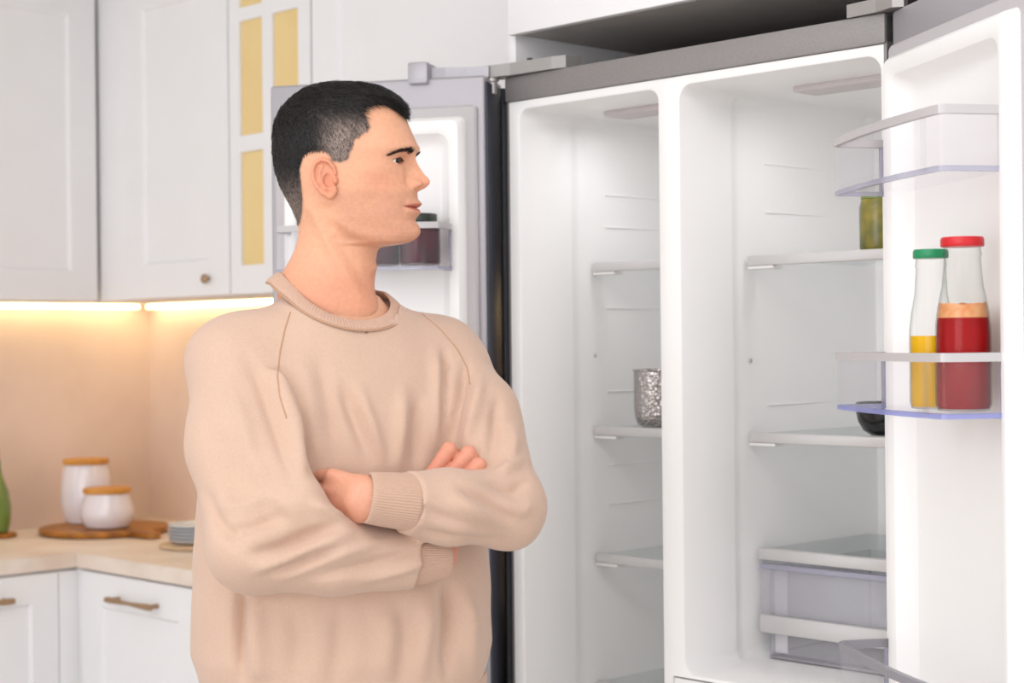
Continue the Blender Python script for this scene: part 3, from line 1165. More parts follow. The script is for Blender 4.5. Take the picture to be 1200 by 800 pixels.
# ------------------------------------------------------------------ skin, hair, cloth materials
def attr_mat(name, attr, rough, sss=0.0, bump=0.0, bscale=300.0, spec=0.4, noise=0.0, nscale=200, sheen=0.0):
    m = bpy.data.materials.new(name)
    m.use_nodes = True
    nt = m.node_tree
    b = nt.nodes['Principled BSDF']
    at_ = nt.nodes.new('ShaderNodeAttribute')
    at_.attribute_name = attr
    b.inputs['Roughness'].default_value = rough
    b.inputs['Specular IOR Level'].default_value = spec
    if sss:
        b.inputs['Subsurface Weight'].default_value = sss
        b.inputs['Subsurface Radius'].default_value = (0.010, 0.004, 0.002)
        b.inputs['Subsurface Scale'].default_value = 1.0
    if sheen:
        b.inputs['Sheen Weight'].default_value = sheen
    tc = nt.nodes.new('ShaderNodeTexCoord')
    src = at_.outputs['Color']
    if noise:
        n = nt.nodes.new('ShaderNodeTexNoise')
        n.inputs['Scale'].default_value = nscale
        n.inputs['Detail'].default_value = 4
        nt.links.new(tc.outputs['Object'], n.inputs['Vector'])
        mr = nt.nodes.new('ShaderNodeMapRange')
        mr.inputs['From Min'].default_value = 0.3
        mr.inputs['From Max'].default_value = 0.7
        mr.inputs['To Min'].default_value = 1 - noise
        mr.inputs['To Max'].default_value = 1 + noise
        nt.links.new(n.outputs['Fac'], mr.inputs['Value'])
        mx = nt.nodes.new('ShaderNodeVectorMath')
        mx.operation = 'SCALE'
        nt.links.new(at_.outputs['Color'], mx.inputs[0])
        nt.links.new(mr.outputs['Result'], mx.inputs['Scale'])
        src = mx.outputs['Vector']
    nt.links.new(src, b.inputs['Base Color'])
    if bump:
        n2 = nt.nodes.new('ShaderNodeTexNoise')
        n2.inputs['Scale'].default_value = bscale
        nt.links.new(tc.outputs['Object'], n2.inputs['Vector'])
        bp = nt.nodes.new('ShaderNodeBump')
        bp.inputs['Strength'].default_value = bump
        bp.inputs['Distance'].default_value = 0.001
        nt.links.new(n2.outputs['Fac'], bp.inputs['Height'])
        nt.links.new(bp.outputs['Normal'], b.inputs['Normal'])
    MATS[name] = m
    return m


attr_mat('skin', 'tone', 0.48, sss=0.15, bump=0.12, bscale=420, spec=0.35, noise=0.05, nscale=160)
attr_mat('hair', 'tone', 0.42, spec=0.35, noise=0.25, nscale=300)
mat('sweater', (208, 176, 156), 0.92, noise=0.05, nscale=260, bump=0.30, bscale=900, sheen=0.25, spec=0.1)
mat('sweater_rib', (202, 168, 148), 0.92, noise=0.05, nscale=300, bump=0.2, bscale=900, sheen=0.2, spec=0.1)
mat('sweater_seam', (188, 150, 124), 0.95, spec=0.1)
# eye: rings of colour by angle from the gaze axis (object x)
m = bpy.data.materials.new('eye')
m.use_nodes = True
nt = m.node_tree
b = nt.nodes['Principled BSDF']
b.inputs['Roughness'].default_value = 0.08
tc = nt.nodes.new('ShaderNodeTexCoord')
sx = nt.nodes.new('ShaderNodeSeparateXYZ')
nt.links.new(tc.outputs['Object'], sx.inputs[0])
mr = nt.nodes.new('ShaderNodeMapRange')
mr.inputs['From Min'].default_value = 0.0
mr.inputs['From Max'].default_value = 0.012
nt.links.new(sx.outputs['X'], mr.inputs['Value'])
rp = nt.nodes.new('ShaderNodeValToRGB')
e = rp.color_ramp.elements
e[0].position = 0.0; e[0].color = lin((222, 200, 190))
e[1].position = 1.0; e[1].color = lin((8, 6, 6))
for p_, c_ in ((0.845, (226, 208, 200)), (0.865, (40, 26, 18)), (0.95, (84, 54, 32)), (0.965, (8, 6, 6))):
    k = e.new(p_); k.color = lin(c_)
nt.links.new(mr.outputs['Result'], rp.inputs['Fac'])
nt.links.new(rp.outputs['Color'], b.inputs['Base Color'])
MATS['eye'] = m

# ------------------------------------------------------------------ body frame
MANX, MANY = -0.255, 2.55
man = thing('person', 'man in beige sweatshirt with folded arms looking into the refrigerator', 'person', (MANX, MANY, 0))
PHI = math.radians(25)
hl = np.array([math.cos(PHI), math.sin(PHI), 0])      # towards his left
fd = np.array([math.sin(PHI), -math.cos(PHI), 0])     # the way his chest faces
T0 = np.array([MANX, MANY, 0])


def B(l, f, z):
    return T0 + hl * l + fd * f + np.array([0, 0, z])


# ------------------------------------------------------------------ head and neck: sections drawn from the side
HK = 2.54 / FPX / 2.857
HO = at(389.3, 216.0, 2.54)
PSI = math.radians(10)
fw = np.array([math.cos(PSI), -math.sin(PSI), 0])
lt = np.array([-math.sin(PSI), -math.cos(PSI), 0])
FS = 1 / math.cos(PSI)


def H(f, y, l):
    """head units -> world; f,y are side-view units, l is sideways towards the camera"""
    f = np.asarray(f, float); y = np.asarray(y, float); l = np.asarray(l, float)
    a = (f - 255) * FS
    return HO + (a[..., None] * fw + l[..., None] * lt) * HK + np.stack([0 * y, 0 * y, (380 - y) * HK], -1)


def tab(s):
    a = np.array([float(v) for v in s.replace(',', ' ').split()])
    return a[0::2], a[1::2]


rows = np.concatenate([62 + 28 * (np.linspace(0, 1, 16)[:-1]) ** 2, np.arange(90, 250, 4.0), np.arange(250, 345, 1.5), np.arange(345, 560, 2.0),
                       np.arange(560, 600, 1.5), np.arange(600, 870, 6.0)])
yy = np.arange(40, 900, 1.0)


def curve(s, n=9):
    x, y = tab(s)
    return np.interp(rows, yy, smooth1(np.interp(yy, x, y), n))


def curve_top(s, top, n=9):
    """like curve but closes like a dome at the top"""
    x, y = tab(s)
    g = np.interp(rows, yy, smooth1(np.interp(yy, x, y), n))
    k = np.sqrt(np.clip((rows - 62) / 28.0, 0, 1))
    g90 = np.interp(90, rows, g)
    return np.where(rows < 90, top + (g90 - top) * np.sqrt(np.clip(1 - (1 - np.clip((rows - 62) / 28, 0, 1)) ** 2, 0, 1)) * (0.55 + .45 * k), g)


FRONT = curve_top('62,425 90,425 110,460 130,482 150,497 180,510 210,522 240,535 262,544 276,543 290,535 305,527 330,523 360,524 395,532 412,540 430,542 460,541 500,539 509,538 520,543 532,548 548,548 560,543 568,535 574,526 579,513 583,495 586,468 588,446 591,424 596,412 610,402 640,396 665,399 690,394 720,392 750,396 800,410', 290, 7)
BACK = curve_top('62,165 90,165 110,134 140,101 180,79 220,69 270,66 330,72 380,86 420,104 460,124 500,140 530,143 560,140 600,128 650,100 690,70 740,66 800,70', 290, 15)
WID = curve_top('62,112 90,112 120,141 160,160 200,168 250,170 300,168 350,163 400,157 450,149 500,141 540,131 570,125 600,122 640,122 670,124 700,128 800,130', 0, 21)
CEN = curve('40,280 300,275 450,290 520,300 560,290 590,268 640,258 700,235 800,200', 31)
NEX = curve('40,2.0 200,2.15 280,2.3 340,2.15 420,1.95 500,1.8 540,1.65 575,1.6 590,1.9 620,2.0 800,2.1', 21)
NC = 421
s_ = np.linspace(-1, 1, NC)[:-1]
th = math.pi * np.sign(s_) * np.abs(s_) ** 1.5
ct, st = np.cos(th), np.sin(th)
R_n = len(rows)
f = np.zeros((R_n, NC - 1)); l = np.zeros_like(f)
for i in range(R_n):
    n = NEX[i]
    fr_ = ct > 0
    f[i] = CEN[i] + np.where(fr_, (FRONT[i] - CEN[i]) * np.abs(ct) ** (2 / n), -(CEN[i] - BACK[i]) * np.abs(ct))
    l[i] = WID[i] * np.where(fr_, np.sign(st) * np.abs(st) ** (2 / n), st)
Yg = np.repeat(rows[:, None], NC - 1, 1)
front = np.clip(ct, 0, 1)[None, :] > 0
al = np.abs(l)


def gz(v, c, s):
    return np.exp(-((v - c) / s) ** 2)


df = np.zeros_like(f); dl = np.zeros_like(f)
# brow ridge, eye sockets
df += 5 * gz(Yg, 268, 13) * gz(al, 55, 45) * front
df -= 16 * gz(Yg, 310, 21) * gz(al, 52, 36) * front
df -= 6 * gz(Yg, 300, 15) * gz(al, 26, 13) * front
# nose
ny, nx = tab('284,0 295,8 305,13 325,24 350,39 366,52 378,57 386,54 394,45 402,31 408,15 413,3 417,0')
Nh = np.interp(yy, ny, nx, 0, 0); Nh = np.interp(rows, yy, smooth1(Nh, 5))
wy, wx = tab('290,14 320,16 345,19 362,23 378,26 395,25 412,24')
Nw = np.interp(rows, wy, wx)
df += Nh[:, None] * np.exp(-np.abs(l / Nw[:, None]) ** 2.0) * front
df += 20 * gz(Yg, 388, 12) * gz(al, 29, 10) * front      # wings
df -= 13 * gz(Yg, 406, 6) * gz(al, 15, 8) * front         # nostrils
df -= 7 * gz(Yg, 384, 14) * gz(al, 46, 8) * front        # crease beside the wing
df -= 5 * gz(Yg, 352, 28) * gz(al, 40, 11) * front
# mouth
mw = np.clip(1 - (al / 58) ** 2, 0, 1)
lipy = 466 - 2.5 * (al / 58) ** 2
df += (15 * gz(Yg, lipy - 14, 11) * np.sqrt(mw) + 12 * gz(Yg, lipy + 14, 11) * np.sqrt(mw) - 8 * gz(Yg, lipy, 3.0) * np.clip(1.15 - (al / 60) ** 4, 0, 1)) * front
df -= 4 * gz(Yg, 506, 9) * gz(al, 0, 40) * front
df -= 2.5 * gz(Yg, 425, 10) * gz(al, 0, 7) * front       # philtrum
df -= 4 * gz(Yg, 466, 9) * gz(al, 62, 10) * front
df += 4 * gz(Yg, 545, 18) * gz(al, 16, 20) * front
# cheeks, temples, jaw (sideways)
dl += 6 * gz(f, 440, 45) * gz(Yg, 352, 26)
dl -= 7 * gz(f, 415, 42) * gz(Yg, 440, 38)
dl -= 5 * gz(f, 425, 35) * gz(Yg, 235, 38)
jaw = [(285, 440), (298, 500), (335, 538), (400, 563), (470, 580)]
jd = poly_dist(f, Yg, jaw)
dl += 7 * np.exp(-(jd / 20) ** 2)
jd2 = poly_dist(f, Yg, [(p, q + 32) for p, q in jaw])
dl -= 9 * np.exp(-(jd2 / 20) ** 2)
# neck muscle and throat
sc = poly_dist(f, Yg, [(215, 470), (260, 560), (320, 660), (372, 760)])
dl += 7 * np.exp(-(sc / 17) ** 2)
sc2 = poly_dist(f, Yg, [(300, 570), (345, 650), (385, 740)])
dl -= 5 * np.exp(-(sc2 / 13) ** 2)
df += 5 * gz(Yg, 655, 17) * gz(al, 0, 22) * front
f = f + df
l = l + np.sign(l) * dl * np.clip(al / 30, 0, 1)
al = np.abs(l)
# eyes and lids
ER, EL, EY = 32.0, 68.0, 317.0
e_base = np.interp(EY, rows, FRONT)
isk = np.argmin(np.abs(rows - EY))
jsk = np.argmin(np.abs(l[isk] - EL) + 1e3 * (ct < 0))
EF = f[isk, jsk] - ER + 4.0
dyE, dlE = Yg - EY, al - EL
rE2 = dyE ** 2 + dlE ** 2
esp = EF + np.sqrt(np.clip(ER ** 2 - rE2, 0, None))
u_ = np.clip(dlE / 31.0, -1, 1)
up_ = 11.0 * (1 - u_ ** 2) ** .8 - 1.0 * u_
lo_ = 8.5 * (1 - u_ ** 2)
inside = (np.abs(dlE) < 31) & (dyE > -up_) & (dyE < lo_) & front & (np.abs(dyE) < 20)
near = (rE2 < (ER * .93) ** 2) & front & ~inside
f = np.where(near, np.maximum(f, esp + 2.0), f)
f = np.where(inside, np.minimum(f, esp - 5), f)
ridge = np.exp(-((dyE + up_ + 2.5) / 2.2) ** 2) * (np.abs(dlE) < 32) * front
f = f + 1.6 * ridge
f = f - 2.2 * np.exp(-((dyE + up_ + 9) / 2.5) ** 2) * np.exp(-(dlE / 24) ** 4) * front
HV = H(f, Yg, l).reshape(-1, 3)
idg = np.arange(R_n * (NC - 1)).reshape(R_n, NC - 1)
jn = np.roll(idg, -1, 1)
HF = np.stack([idg[:-1], idg[1:], jn[1:], jn[:-1]], -1).reshape(-1, 4)
HN = normals(HV, HF)
cen = H(np.array(275.), np.array(250.), np.array(0.))
if ((HV[:9000] - cen) * HN[:9000]).sum() < 0:
    HF = HF[:, ::-1]; HN = -HN
# skin tones
xp = (f - 255) * 1.0 - al * math.tan(PSI) * math.cos(PSI) + 255      # side-view position of the near half
base = np.array(lin((224, 166, 134))[:3])
red = np.array(lin((210, 130, 102))[:3])
lipc = np.array(lin((192, 106, 90))[:3])
stub = np.array(lin((198, 142, 116))[:3])
tone = np.ones((R_n, NC - 1, 3)) * base


def mixc(t, c, m_):
    return t * (1 - m_[..., None]) + np.asarray(c) * m_[..., None]


tone = mixc(tone, red, 0.35 * gz(f, 455, 50) * gz(Yg, 385, 50) + 0.4 * gz(Yg, 385, 22) * gz(al, 0, 40) * front)
beard = sstep(400, 440, Yg) * (1 - sstep(575, 600, Yg)) * sstep(290, 330, f) + 0.7 * gz(Yg, 425, 12) * gz(al, 0, 60) * front
beard = np.clip(beard, 0, 1) * (0.35 + 0.35 * rng.random(beard.shape))
tone = mixc(tone, stub, np.clip(beard, 0, 1))
lm = ((np.abs(Yg - lipy) < 14 * np.sqrt(np.clip(1 - (al / 56) ** 2, 0, 1))) & front & (al < 56)).astype(float)
tone = mixc(tone, lipc, 0.85 * lm)
tone = mixc(tone, red * .8, 0.45 * gz(Yg, 312, 16) * gz(al, 62, 38) * front)
lash = np.exp(-((dyE + up_ + 1.0) / 2.3) ** 2) * (np.abs(dlE) < 31) * front
tone = mixc(tone, lin((44, 26, 22))[:3], 0.95 * lash)
tone = mixc(tone, lin((140, 66, 56))[:3], 0.8 * np.exp(-((Yg - lipy) / 2.6) ** 2) * (al < 58) * front)
tone = mixc(tone, red, 0.35 * sstep(600, 740, Yg))

# hairline in the side view
HP = [(530, 140), (520, 168), (505, 170), (480, 152), (445, 134), (410, 132), (384, 142), (376, 165), (388, 190), (398, 212), (372, 236), (348, 252), (338, 285),
      (326, 314), (300, 326), (272, 318), (262, 296), (240, 286), (205, 286), (178, 300), (164, 340), (168, 400), (170, 440), (165, 480), (152, 515), (120, 528),
      (0, 530), (0, 0), (530, 0)]
hd = poly_dist(xp, Yg, HP, True) * np.where(in_poly(xp, Yg, HP), 1, -1)
fade = np.clip(sstep(150, 215, Yg) * sstep(210, 290, xp) + 0.8 * sstep(330, 460, Yg), 0, 1)
scalp_mask = sstep(-7, 7, hd)  # darker skin tone inside the hairline
tone = mixc(tone, lin((120, 92, 82))[:3], np.clip(scalp_mask * .9, 0, 1))
TONE = [tone.reshape(-1, 3)]
BV, BF = [HV], [HF]
boff = len(HV)


def body_add(V, Fq, col):
    global boff
    BV.append(V); BF.append(np.asarray(Fq) + boff)
    c = np.asarray(col)
    TONE.append(np.repeat(c[None], len(V), 0) if c.ndim == 1 else c)
    boff += len(V)


# ears
def ear_field(sgn):
    def pl(f_, y_, l_):
        return (f_, y_, l_)
    helix = [(266, 352, 4), (258, 326, 9), (240, 305, 15), (212, 298, 21), (188, 312, 26), (178, 342, 29), (181, 376, 27), (196, 406, 21), (218, 428, 14), (244, 440, 8)]
    anti = [(214, 322, 15), (203, 350, 19), (207, 384, 17), (226, 408, 12), (248, 412, 10)]

    def fun(P):
        d = chain_d(P, helix, [6, 7, 7.5, 8, 8, 8, 8, 9, 11, 13], 4)
        d = smin(d, chain_d(P, anti, [6, 7, 7, 7, 8], 4), 6)
        d = smin(d, ell_d(P, (254, 418, 6), np.eye(3), (17, 22, 10)), 8)
        tilt = math.radians(16)
        ax = np.array([(math.cos(tilt), 0, math.sin(tilt)), (0, 1, 0), (-math.sin(tilt), 0, math.cos(tilt))])
        ax = np.array([(math.cos(tilt), 0, -math.sin(tilt)), (0, 1, 0), (math.sin(tilt), 0, math.cos(tilt))])
        d = smin(d, ell_d(P, (222, 362, 9), ax, (46, 62, 7)), 7)
        d = smin(d, ell_d(P, (264, 380, 4), np.eye(3), (10, 14, 12)), 5)
        d = np.maximum(d, -ell_d(P, (238, 378, 16), np.eye(3), (20, 28, 17)))
        d = smin(d, ell_d(P, (238, 372, -8), np.eye(3), (34, 46, 14)), 8)
        return d
    return fun


EVu, EFq = surface_nets(ear_field(1), (160, 280, -26), (290, 465, 48), 1.7)
EVu = relax(EVu, EFq, 1, .5)
wear = np.interp(EVu[:, 1], rows, WID)
hollow = np.exp(-(((EVu[:, 0] - 238) / 22) ** 2 + ((EVu[:, 1] - 378) / 30) ** 2))
ecol = mixc(np.ones((len(EVu), 3)) * base, red, np.clip(0.45 + .4 * hollow, 0, 1))
for sg in (1, -1):
    W_ = H((EVu[:, 0] - 222) * .79 + 222 + 57, (EVu[:, 1] - 366) * .84 + 373, sg * (162 + EVu[:, 2]))
    n0 = normals(W_, EFq)
    Fq = EFq if (n0 * (W_ - W_.mean(0))).sum() > 0 else EFq[:, ::-1]
    body_add(W_, Fq, ecol)

# ------------------------------------------------------------------ limbs
SR = B(-0.160, -0.005, 1.400)
ERt = at(296, 640, 2.345)
WRt = at(486, 655, 2.412)
SL = B(0.160, -0.01, 1.398)
ELt = at(592, 596, 2.47)
WLt = at(452, 586, 2.335)
CLt = at(475, 588, 2.353)
hand_skin = np.array(lin((222, 164, 136))[:3])
hand_red = np.array(lin((216, 138, 116))[:3])


def unit(v):
    return v / np.linalg.norm(v)


# his left hand: back of the hand to the camera, fingers slid in behind his right upper arm
lw = at(446, 585, 2.335)
lk = at(364, 583, 2.388)
dL_ = unit(lk - lw)
upL = unit(np.array([0, 0, 1.0]) - dL_ * dL_[2])
nL = np.cross(dL_, upL)
nL = nL if nL[1] > 0 else -nL          # towards his chest


def left_hand(P):
    d = seg_d(P, at(474, 588, 2.352), lw + dL_ * .03, .022, .026)
    d = smin(d, ell_d(P, lw + dL_ * .028 + nL * .002, np.array([dL_, upL, nL]), (.036, .031, .021)), .012)
    kn = []
    for o_, ln in ((.030, .080), (.010, .086), (-.010, .083), (-.029, .075)):
        a = lw + upL * o_ * .45 + dL_ * .012
        b_ = lw + upL * o_ + dL_ * ln + nL * (.004 * abs(o_) / .03)
        d = smin(d, seg_d(P, a, b_, .013, .0118), .010)
        kn.append((b_, o_))
    for (k_, o_), fl in zip(kn, (.078, .086, .080, .064)):
        a = k_
        r = .0098
        for t_, an in ((.48, .25), (.30, .45), (.22, .6)):
            dd = unit(dL_ * math.cos(an) + nL * math.sin(an))
            b_ = a + dd * fl * t_
            d = smin(d, seg_d(P, a, b_, r, r * .93), .003)
            a, r = b_, r * .93
    a = lw + upL * .012 + nL * .016 + dL_ * .015
    for dd, ln, r in ((unit(dL_ * .8 + nL * .6), .042, .0125), (unit(dL_ * .95 + nL * .4), .030, .0105), (unit(dL_ + nL * .4), .024, .0095)):
        b_ = a + dd * ln
        d = smin(d, seg_d(P, a, b_, r, r * .92), .006)
        a = b_
    return d


lo = np.minimum(lw, lk) - np.array([.19, .06, .08]); hi = np.maximum(lw, lk) + np.array([.08, .13, .08])
V_, F_ = surface_nets(left_hand, lo, hi, .0022)
V_ = relax(V_, F_, 1, .4)
q = (V_ - lw) @ dL_
cc = mixc(np.ones((len(V_), 3)) * hand_skin, hand_red, np.clip(0.08 + 0.2 * np.sin(q * 60) ** 2 * .6, 0, 1))
body_add(V_, F_, cc)

# his right hand: comes out of the lower cuff, passes behind his left forearm and hooks over his left upper arm
rw = at(512, 652, 2.43)
rp = at(528, 596, 2.455)
FING = [[(511, 588), (506, 556), (526, 526.5), (541, 541)], [(524, 586), (527, 557), (549, 531), (562, 546)],
        [(537, 586), (545, 560), (561.5, 545), (570, 558)], [(548, 590), (556, 572), (568, 562), (575, 572)]]


def right_hand(P):
    d = seg_d(P, rw - np.array([.05, 0, 0]), rw, .024, .025)
    d = smin(d, seg_d(P, rw, rp, .026, .020), .012)
    for k_, F4 in enumerate(FING):
        Ys = (2.452, 2.440, 2.446, 2.478)
        pts = [at(a, b_, y_) for (a, b_), y_ in zip(F4, Ys)]
        d = smin(d, seg_d(P, rp + (pts[0] - rp) * .3, pts[0], .014, .012), .010)
        r = (.0108, .0108, .0104, .0092)[k_]
        d = smin(d, chain_d(P, pts, [r * 1.08, r, r, r * .86], .003), .004)
    a = rp + np.array([-.03, -.004, -.01])
    d = smin(d, chain_d(P, [rw + np.array([-.005, -.012, .01]), at(500, 612, 2.43), at(497, 588, 2.44), at(505, 572, 2.45)], [.014, .012, .010, .009], .004), .006)
    return d


lo = at(495, 690, 2.40) - np.array([.08, .04, 0]); hi = at(590, 500, 2.52) + np.array([.02, .03, .01])
V_, F_ = surface_nets(right_hand, lo, hi, .0018)
V_ = relax(V_, F_, 1, .35)
kn = np.zeros(len(V_))
for F4 in FING:
    pk = at(F4[2][0], F4[2][1], 2.446)
    kn += np.exp(-(np.linalg.norm(V_ - pk, axis=1) / .012) ** 2)
body_add(V_, F_, mixc(np.ones((len(V_), 3)) * hand_skin, hand_red, np.clip(.25 + .45 * (1 - np.clip(kn, 0, 1)), 0, 1)))


# unseen core of the body inside the clothes, down to the ankles
def core(P):
    q = P - T0
    z = P[:, 2]
    lx, fx = q @ hl, q @ fd
    a = np.interp(z, [.80, .95, 1.1, 1.3, 1.38, 1.44, 1.49], [.165, .165, .15, .165, .15, .11, .06])
    b_ = np.interp(z, [.80, .95, 1.1, 1.3, 1.38, 1.44, 1.49], [.105, .105, .09, .10, .09, .075, .05])
    d = np.maximum((np.sqrt((lx / a) ** 2 + (fx / b_) ** 2) - 1) * b_, np.maximum(.80 - z, z - 1.5))
    for s, e_, w_ in ((SR, ERt, WRt), (SL, ELt, WLt)):
        d = smin(d, chain_d(P, [s, e_, e_ + (w_ - e_) * .55 + np.array([0, .014, 0])], [.045, .034, .020], .01), .02)
    for sg in (-1, 1):
        d = smin(d, chain_d(P, [B(sg * .085, 0, .84), B(sg * .095, .005, .47), B(sg * .10, -.02, .09)], [.075, .05, .034], .01), .02)
    return d


V_, F_ = surface_nets(core, (MANX - .36, MANY - .34, .04), (MANX + .36, MANY + .26, 1.53), .011)
body_add(V_, F_, base)
me = np_mesh('body', np.concatenate(BV) - T0, np.concatenate(BF))
add_color(me, 'tone', np.concatenate(TONE))
body = link('body', me, 'skin', man)

for sg in (1, -1):
    V, Fc = lathe([(0.0001, -1)] + [(math.sin(a), -math.cos(a)) for a in np.linspace(.12, math.pi - .12, 22)] + [(0.0001, 1)], 32, False)
    V = np.array(V)[:, [2, 0, 1]] * ER * HK
    o = pymesh('eye', V, Fc, 'eye', man, True)
    o.location = H(np.array(EF), np.array(EY), np.array(sg * EL)) - T0
    o.rotation_euler = (0, math.radians(5), -PSI + math.radians(2))

# ------------------------------------------------------------------ hair
flat = lambda a_: a_.reshape(-1)
thick = np.interp(Yg, [60, 110, 170, 230, 300, 380, 530], [19, 19, 14, 8, 7, 6, 3])
thick = thick * np.interp(xp, [60, 200, 300, 420, 520], [1.05, 1.0, 1.0, 1.25, 1.5]) * np.where(Yg < 200, 1, 1)
thick = np.where(fade > 0, thick * (1 - .72 * fade), thick)
tk = thick * sstep(-2, 20, hd)
clump = 1 + .05 * np.sin(flat(l) * .21 + flat(Yg) * .06) + .05 * np.sin(flat(l) * .53 - flat(f) * .05)
keep = flat(hd) > -3
SV = HV + HN * (flat(tk) * HK * clump)[:, None] - HN * (.0012 * (flat(hd) < 1))[:, None]
fk = HF[keep[HF].all(1)]
uq, inv = np.unique(fk, return_inverse=True)
hair_v, hair_f = SV[uq], inv.reshape(fk.shape)
black = np.array((0.010, 0.008, 0.008))
greyb = np.array(lin((160, 140, 130))[:3])
fd_ = flat(fade)
hc = mixc(np.ones((len(uq), 3)) * black, greyb, np.clip(fd_[uq] * (.35 + .5 * rng.random(len(uq))), 0, 1))
# strands
cand = np.where((flat(hd) > 1))[0]
area_w = np.clip(np.gradient(flat(l)), 0, None)
NS = 26000
fv = HV[HF]
far_ = np.linalg.norm(np.cross(fv[:, 2] - fv[:, 0], fv[:, 3] - fv[:, 1]), axis=1)
okf = (flat(hd)[HF] > 1).all(1)
pr = far_ * okf
pick = rng.choice(len(HF), NS, p=pr / pr.sum())
vi = HF[pick, rng.integers(0, 4, NS)]
n_ = HN[vi]
root = HV[vi] + n_ * (flat(tk)[vi] * HK * clump[vi] * rng.uniform(.7, 1.0, NS))[:, None] + rng.normal(0, .0006, (NS, 3))
yv, xv, lv = flat(Yg)[vi], flat(xp)[vi], flat(l)[vi]
topw = 1 - sstep(120, 230, yv)
flow = topw[:, None] * (fw + .25 * np.sign(lv)[:, None] * lt) + (1 - topw)[:, None] * (np.array([0, 0, -1.0]) + .35 * fw * np.where(xv > 250, 1, -.2)[:, None])
flow += rng.normal(0, .22, (NS, 3))
flow -= n_ * (flow * n_).sum(1, keepdims=True)
flow /= np.linalg.norm(flow, axis=1, keepdims=True)
ln = np.interp(yv, [60, 150, 230, 330, 520], [40, 36, 18, 15, 8]) * HK * rng.uniform(.6, 1.2, NS) * (1 - .35 * fd_[vi])
side = np.cross(n_, flow)
w0 = (np.interp(yv, [60, 250, 500], [.9, .6, .5]) * .00055)[:, None]
p0 = root; p1 = root + flow * (ln * .5)[:, None] + n_ * (ln * .12)[:, None]; p2 = root + flow * ln[:, None] + n_ * (ln * rng.uniform(.0, .16, NS))[:, None]
st_v = np.stack([p0 - side * w0, p0 + side * w0, p1 + side * w0 * .8, p1 - side * w0 * .8, p2 + side * w0 * .15, p2 - side * w0 * .15, p0 + n_ * w0 * 1.2, p1 + n_ * w0], 1).reshape(-1, 3)
k8 = np.arange(NS)[:, None] * 8
st_f = np.concatenate([k8 + np.array([[0, 1, 2, 3]]), k8 + np.array([[3, 2, 4, 5]]), k8 + np.array([[0, 3, 7, 6]]), k8 + np.array([[1, 6, 7, 2]])])
st_c = mixc(np.ones((NS, 3)) * black * rng.uniform(.6, 3.2, NS)[:, None], greyb * 1.6, np.clip(fd_[vi] * rng.random(NS) ** 1.2, 0, 1))
nb = len(hair_v)
me = np_mesh('hair', np.concatenate([hair_v, st_v]) - T0, np.concatenate([hair_f, st_f + nb]))
add_color(me, 'tone', np.concatenate([hc, np.repeat(st_c, 8, 0)]))
link('hair', me, 'hair', man)
# eyebrows
for sg in (1, -1):
    NB_ = 380
    u = rng.random(NB_)
    by_ = np.interp(u, [0, .35, .7, 1], [283, 280, 284, 300]) + rng.normal(0, 1, NB_) * np.interp(u, [0, .3, 1], [3.2, 3.5, 1.6])
    bl = np.interp(u, [0, 1], [27, 112])
    ii = np.array([np.argmin(np.abs(rows - y_)) for y_ in by_])
    jj = np.array([np.argmin(np.abs(l[i_] - sg * b_) + 1e3 * (ct < .05)) for i_, b_ in zip(ii, bl)])
    vi_ = idg[ii, jj]
    n_ = HN[vi_]
    rt = HV[vi_] + n_ * .0004
    flow = sg * lt + np.array([0, 0, 1.0]) * np.interp(u, [0, .5, 1], [.0, .0, -.4])[:, None] + rng.normal(0, .12, (NB_, 3))
    flow -= n_ * (flow * n_).sum(1, keepdims=True)
    flow /= np.linalg.norm(flow, axis=1, keepdims=True)
    sd = np.cross(n_, flow)
    L_ = .0075; w_ = .00038
    V_ = np.stack([rt - sd * w_, rt + sd * w_, rt + flow * L_ + n_ * .0012, rt + flow * L_ * .5 + n_ * .0016], 1).reshape(-1, 3)
    k4 = np.arange(NB_)[:, None] * 4
    F_ = np.concatenate([k4 + np.array([[0, 1, 3]]), k4 + np.array([[1, 2, 3]]), k4 + np.array([[2, 0, 3]])])
    me = np_mesh('eyebrow', V_ - T0, F_)
    add_color(me, 'tone', np.ones((len(V_), 3)) * np.array(lin((58, 40, 34))[:3]))
    link('eyebrow', me, 'hair', man)

# ------------------------------------------------------------------ sweatshirt
TZ = [.88, .93, .97, 1.05, 1.15, 1.25, 1.33, 1.40, 1.445, 1.47, 1.49]
TA = [.198, .215, .226, .226, .220, .208, .190, .160, .115, .09, .07]
TB = [.135, .150, .156, .152, .146, .143, .130, .102, .082, .070, .06]
NKc = np.array([HO[0] - .008, 2.548, 1.428])
URt = [SR, SR * .5 + ERt * .5 + np.array([-.010, 0.0, .012]), ERt]
ULt = [SL, SL * .52 + ELt * .48 + np.array([.012, 0, .016]), ELt]


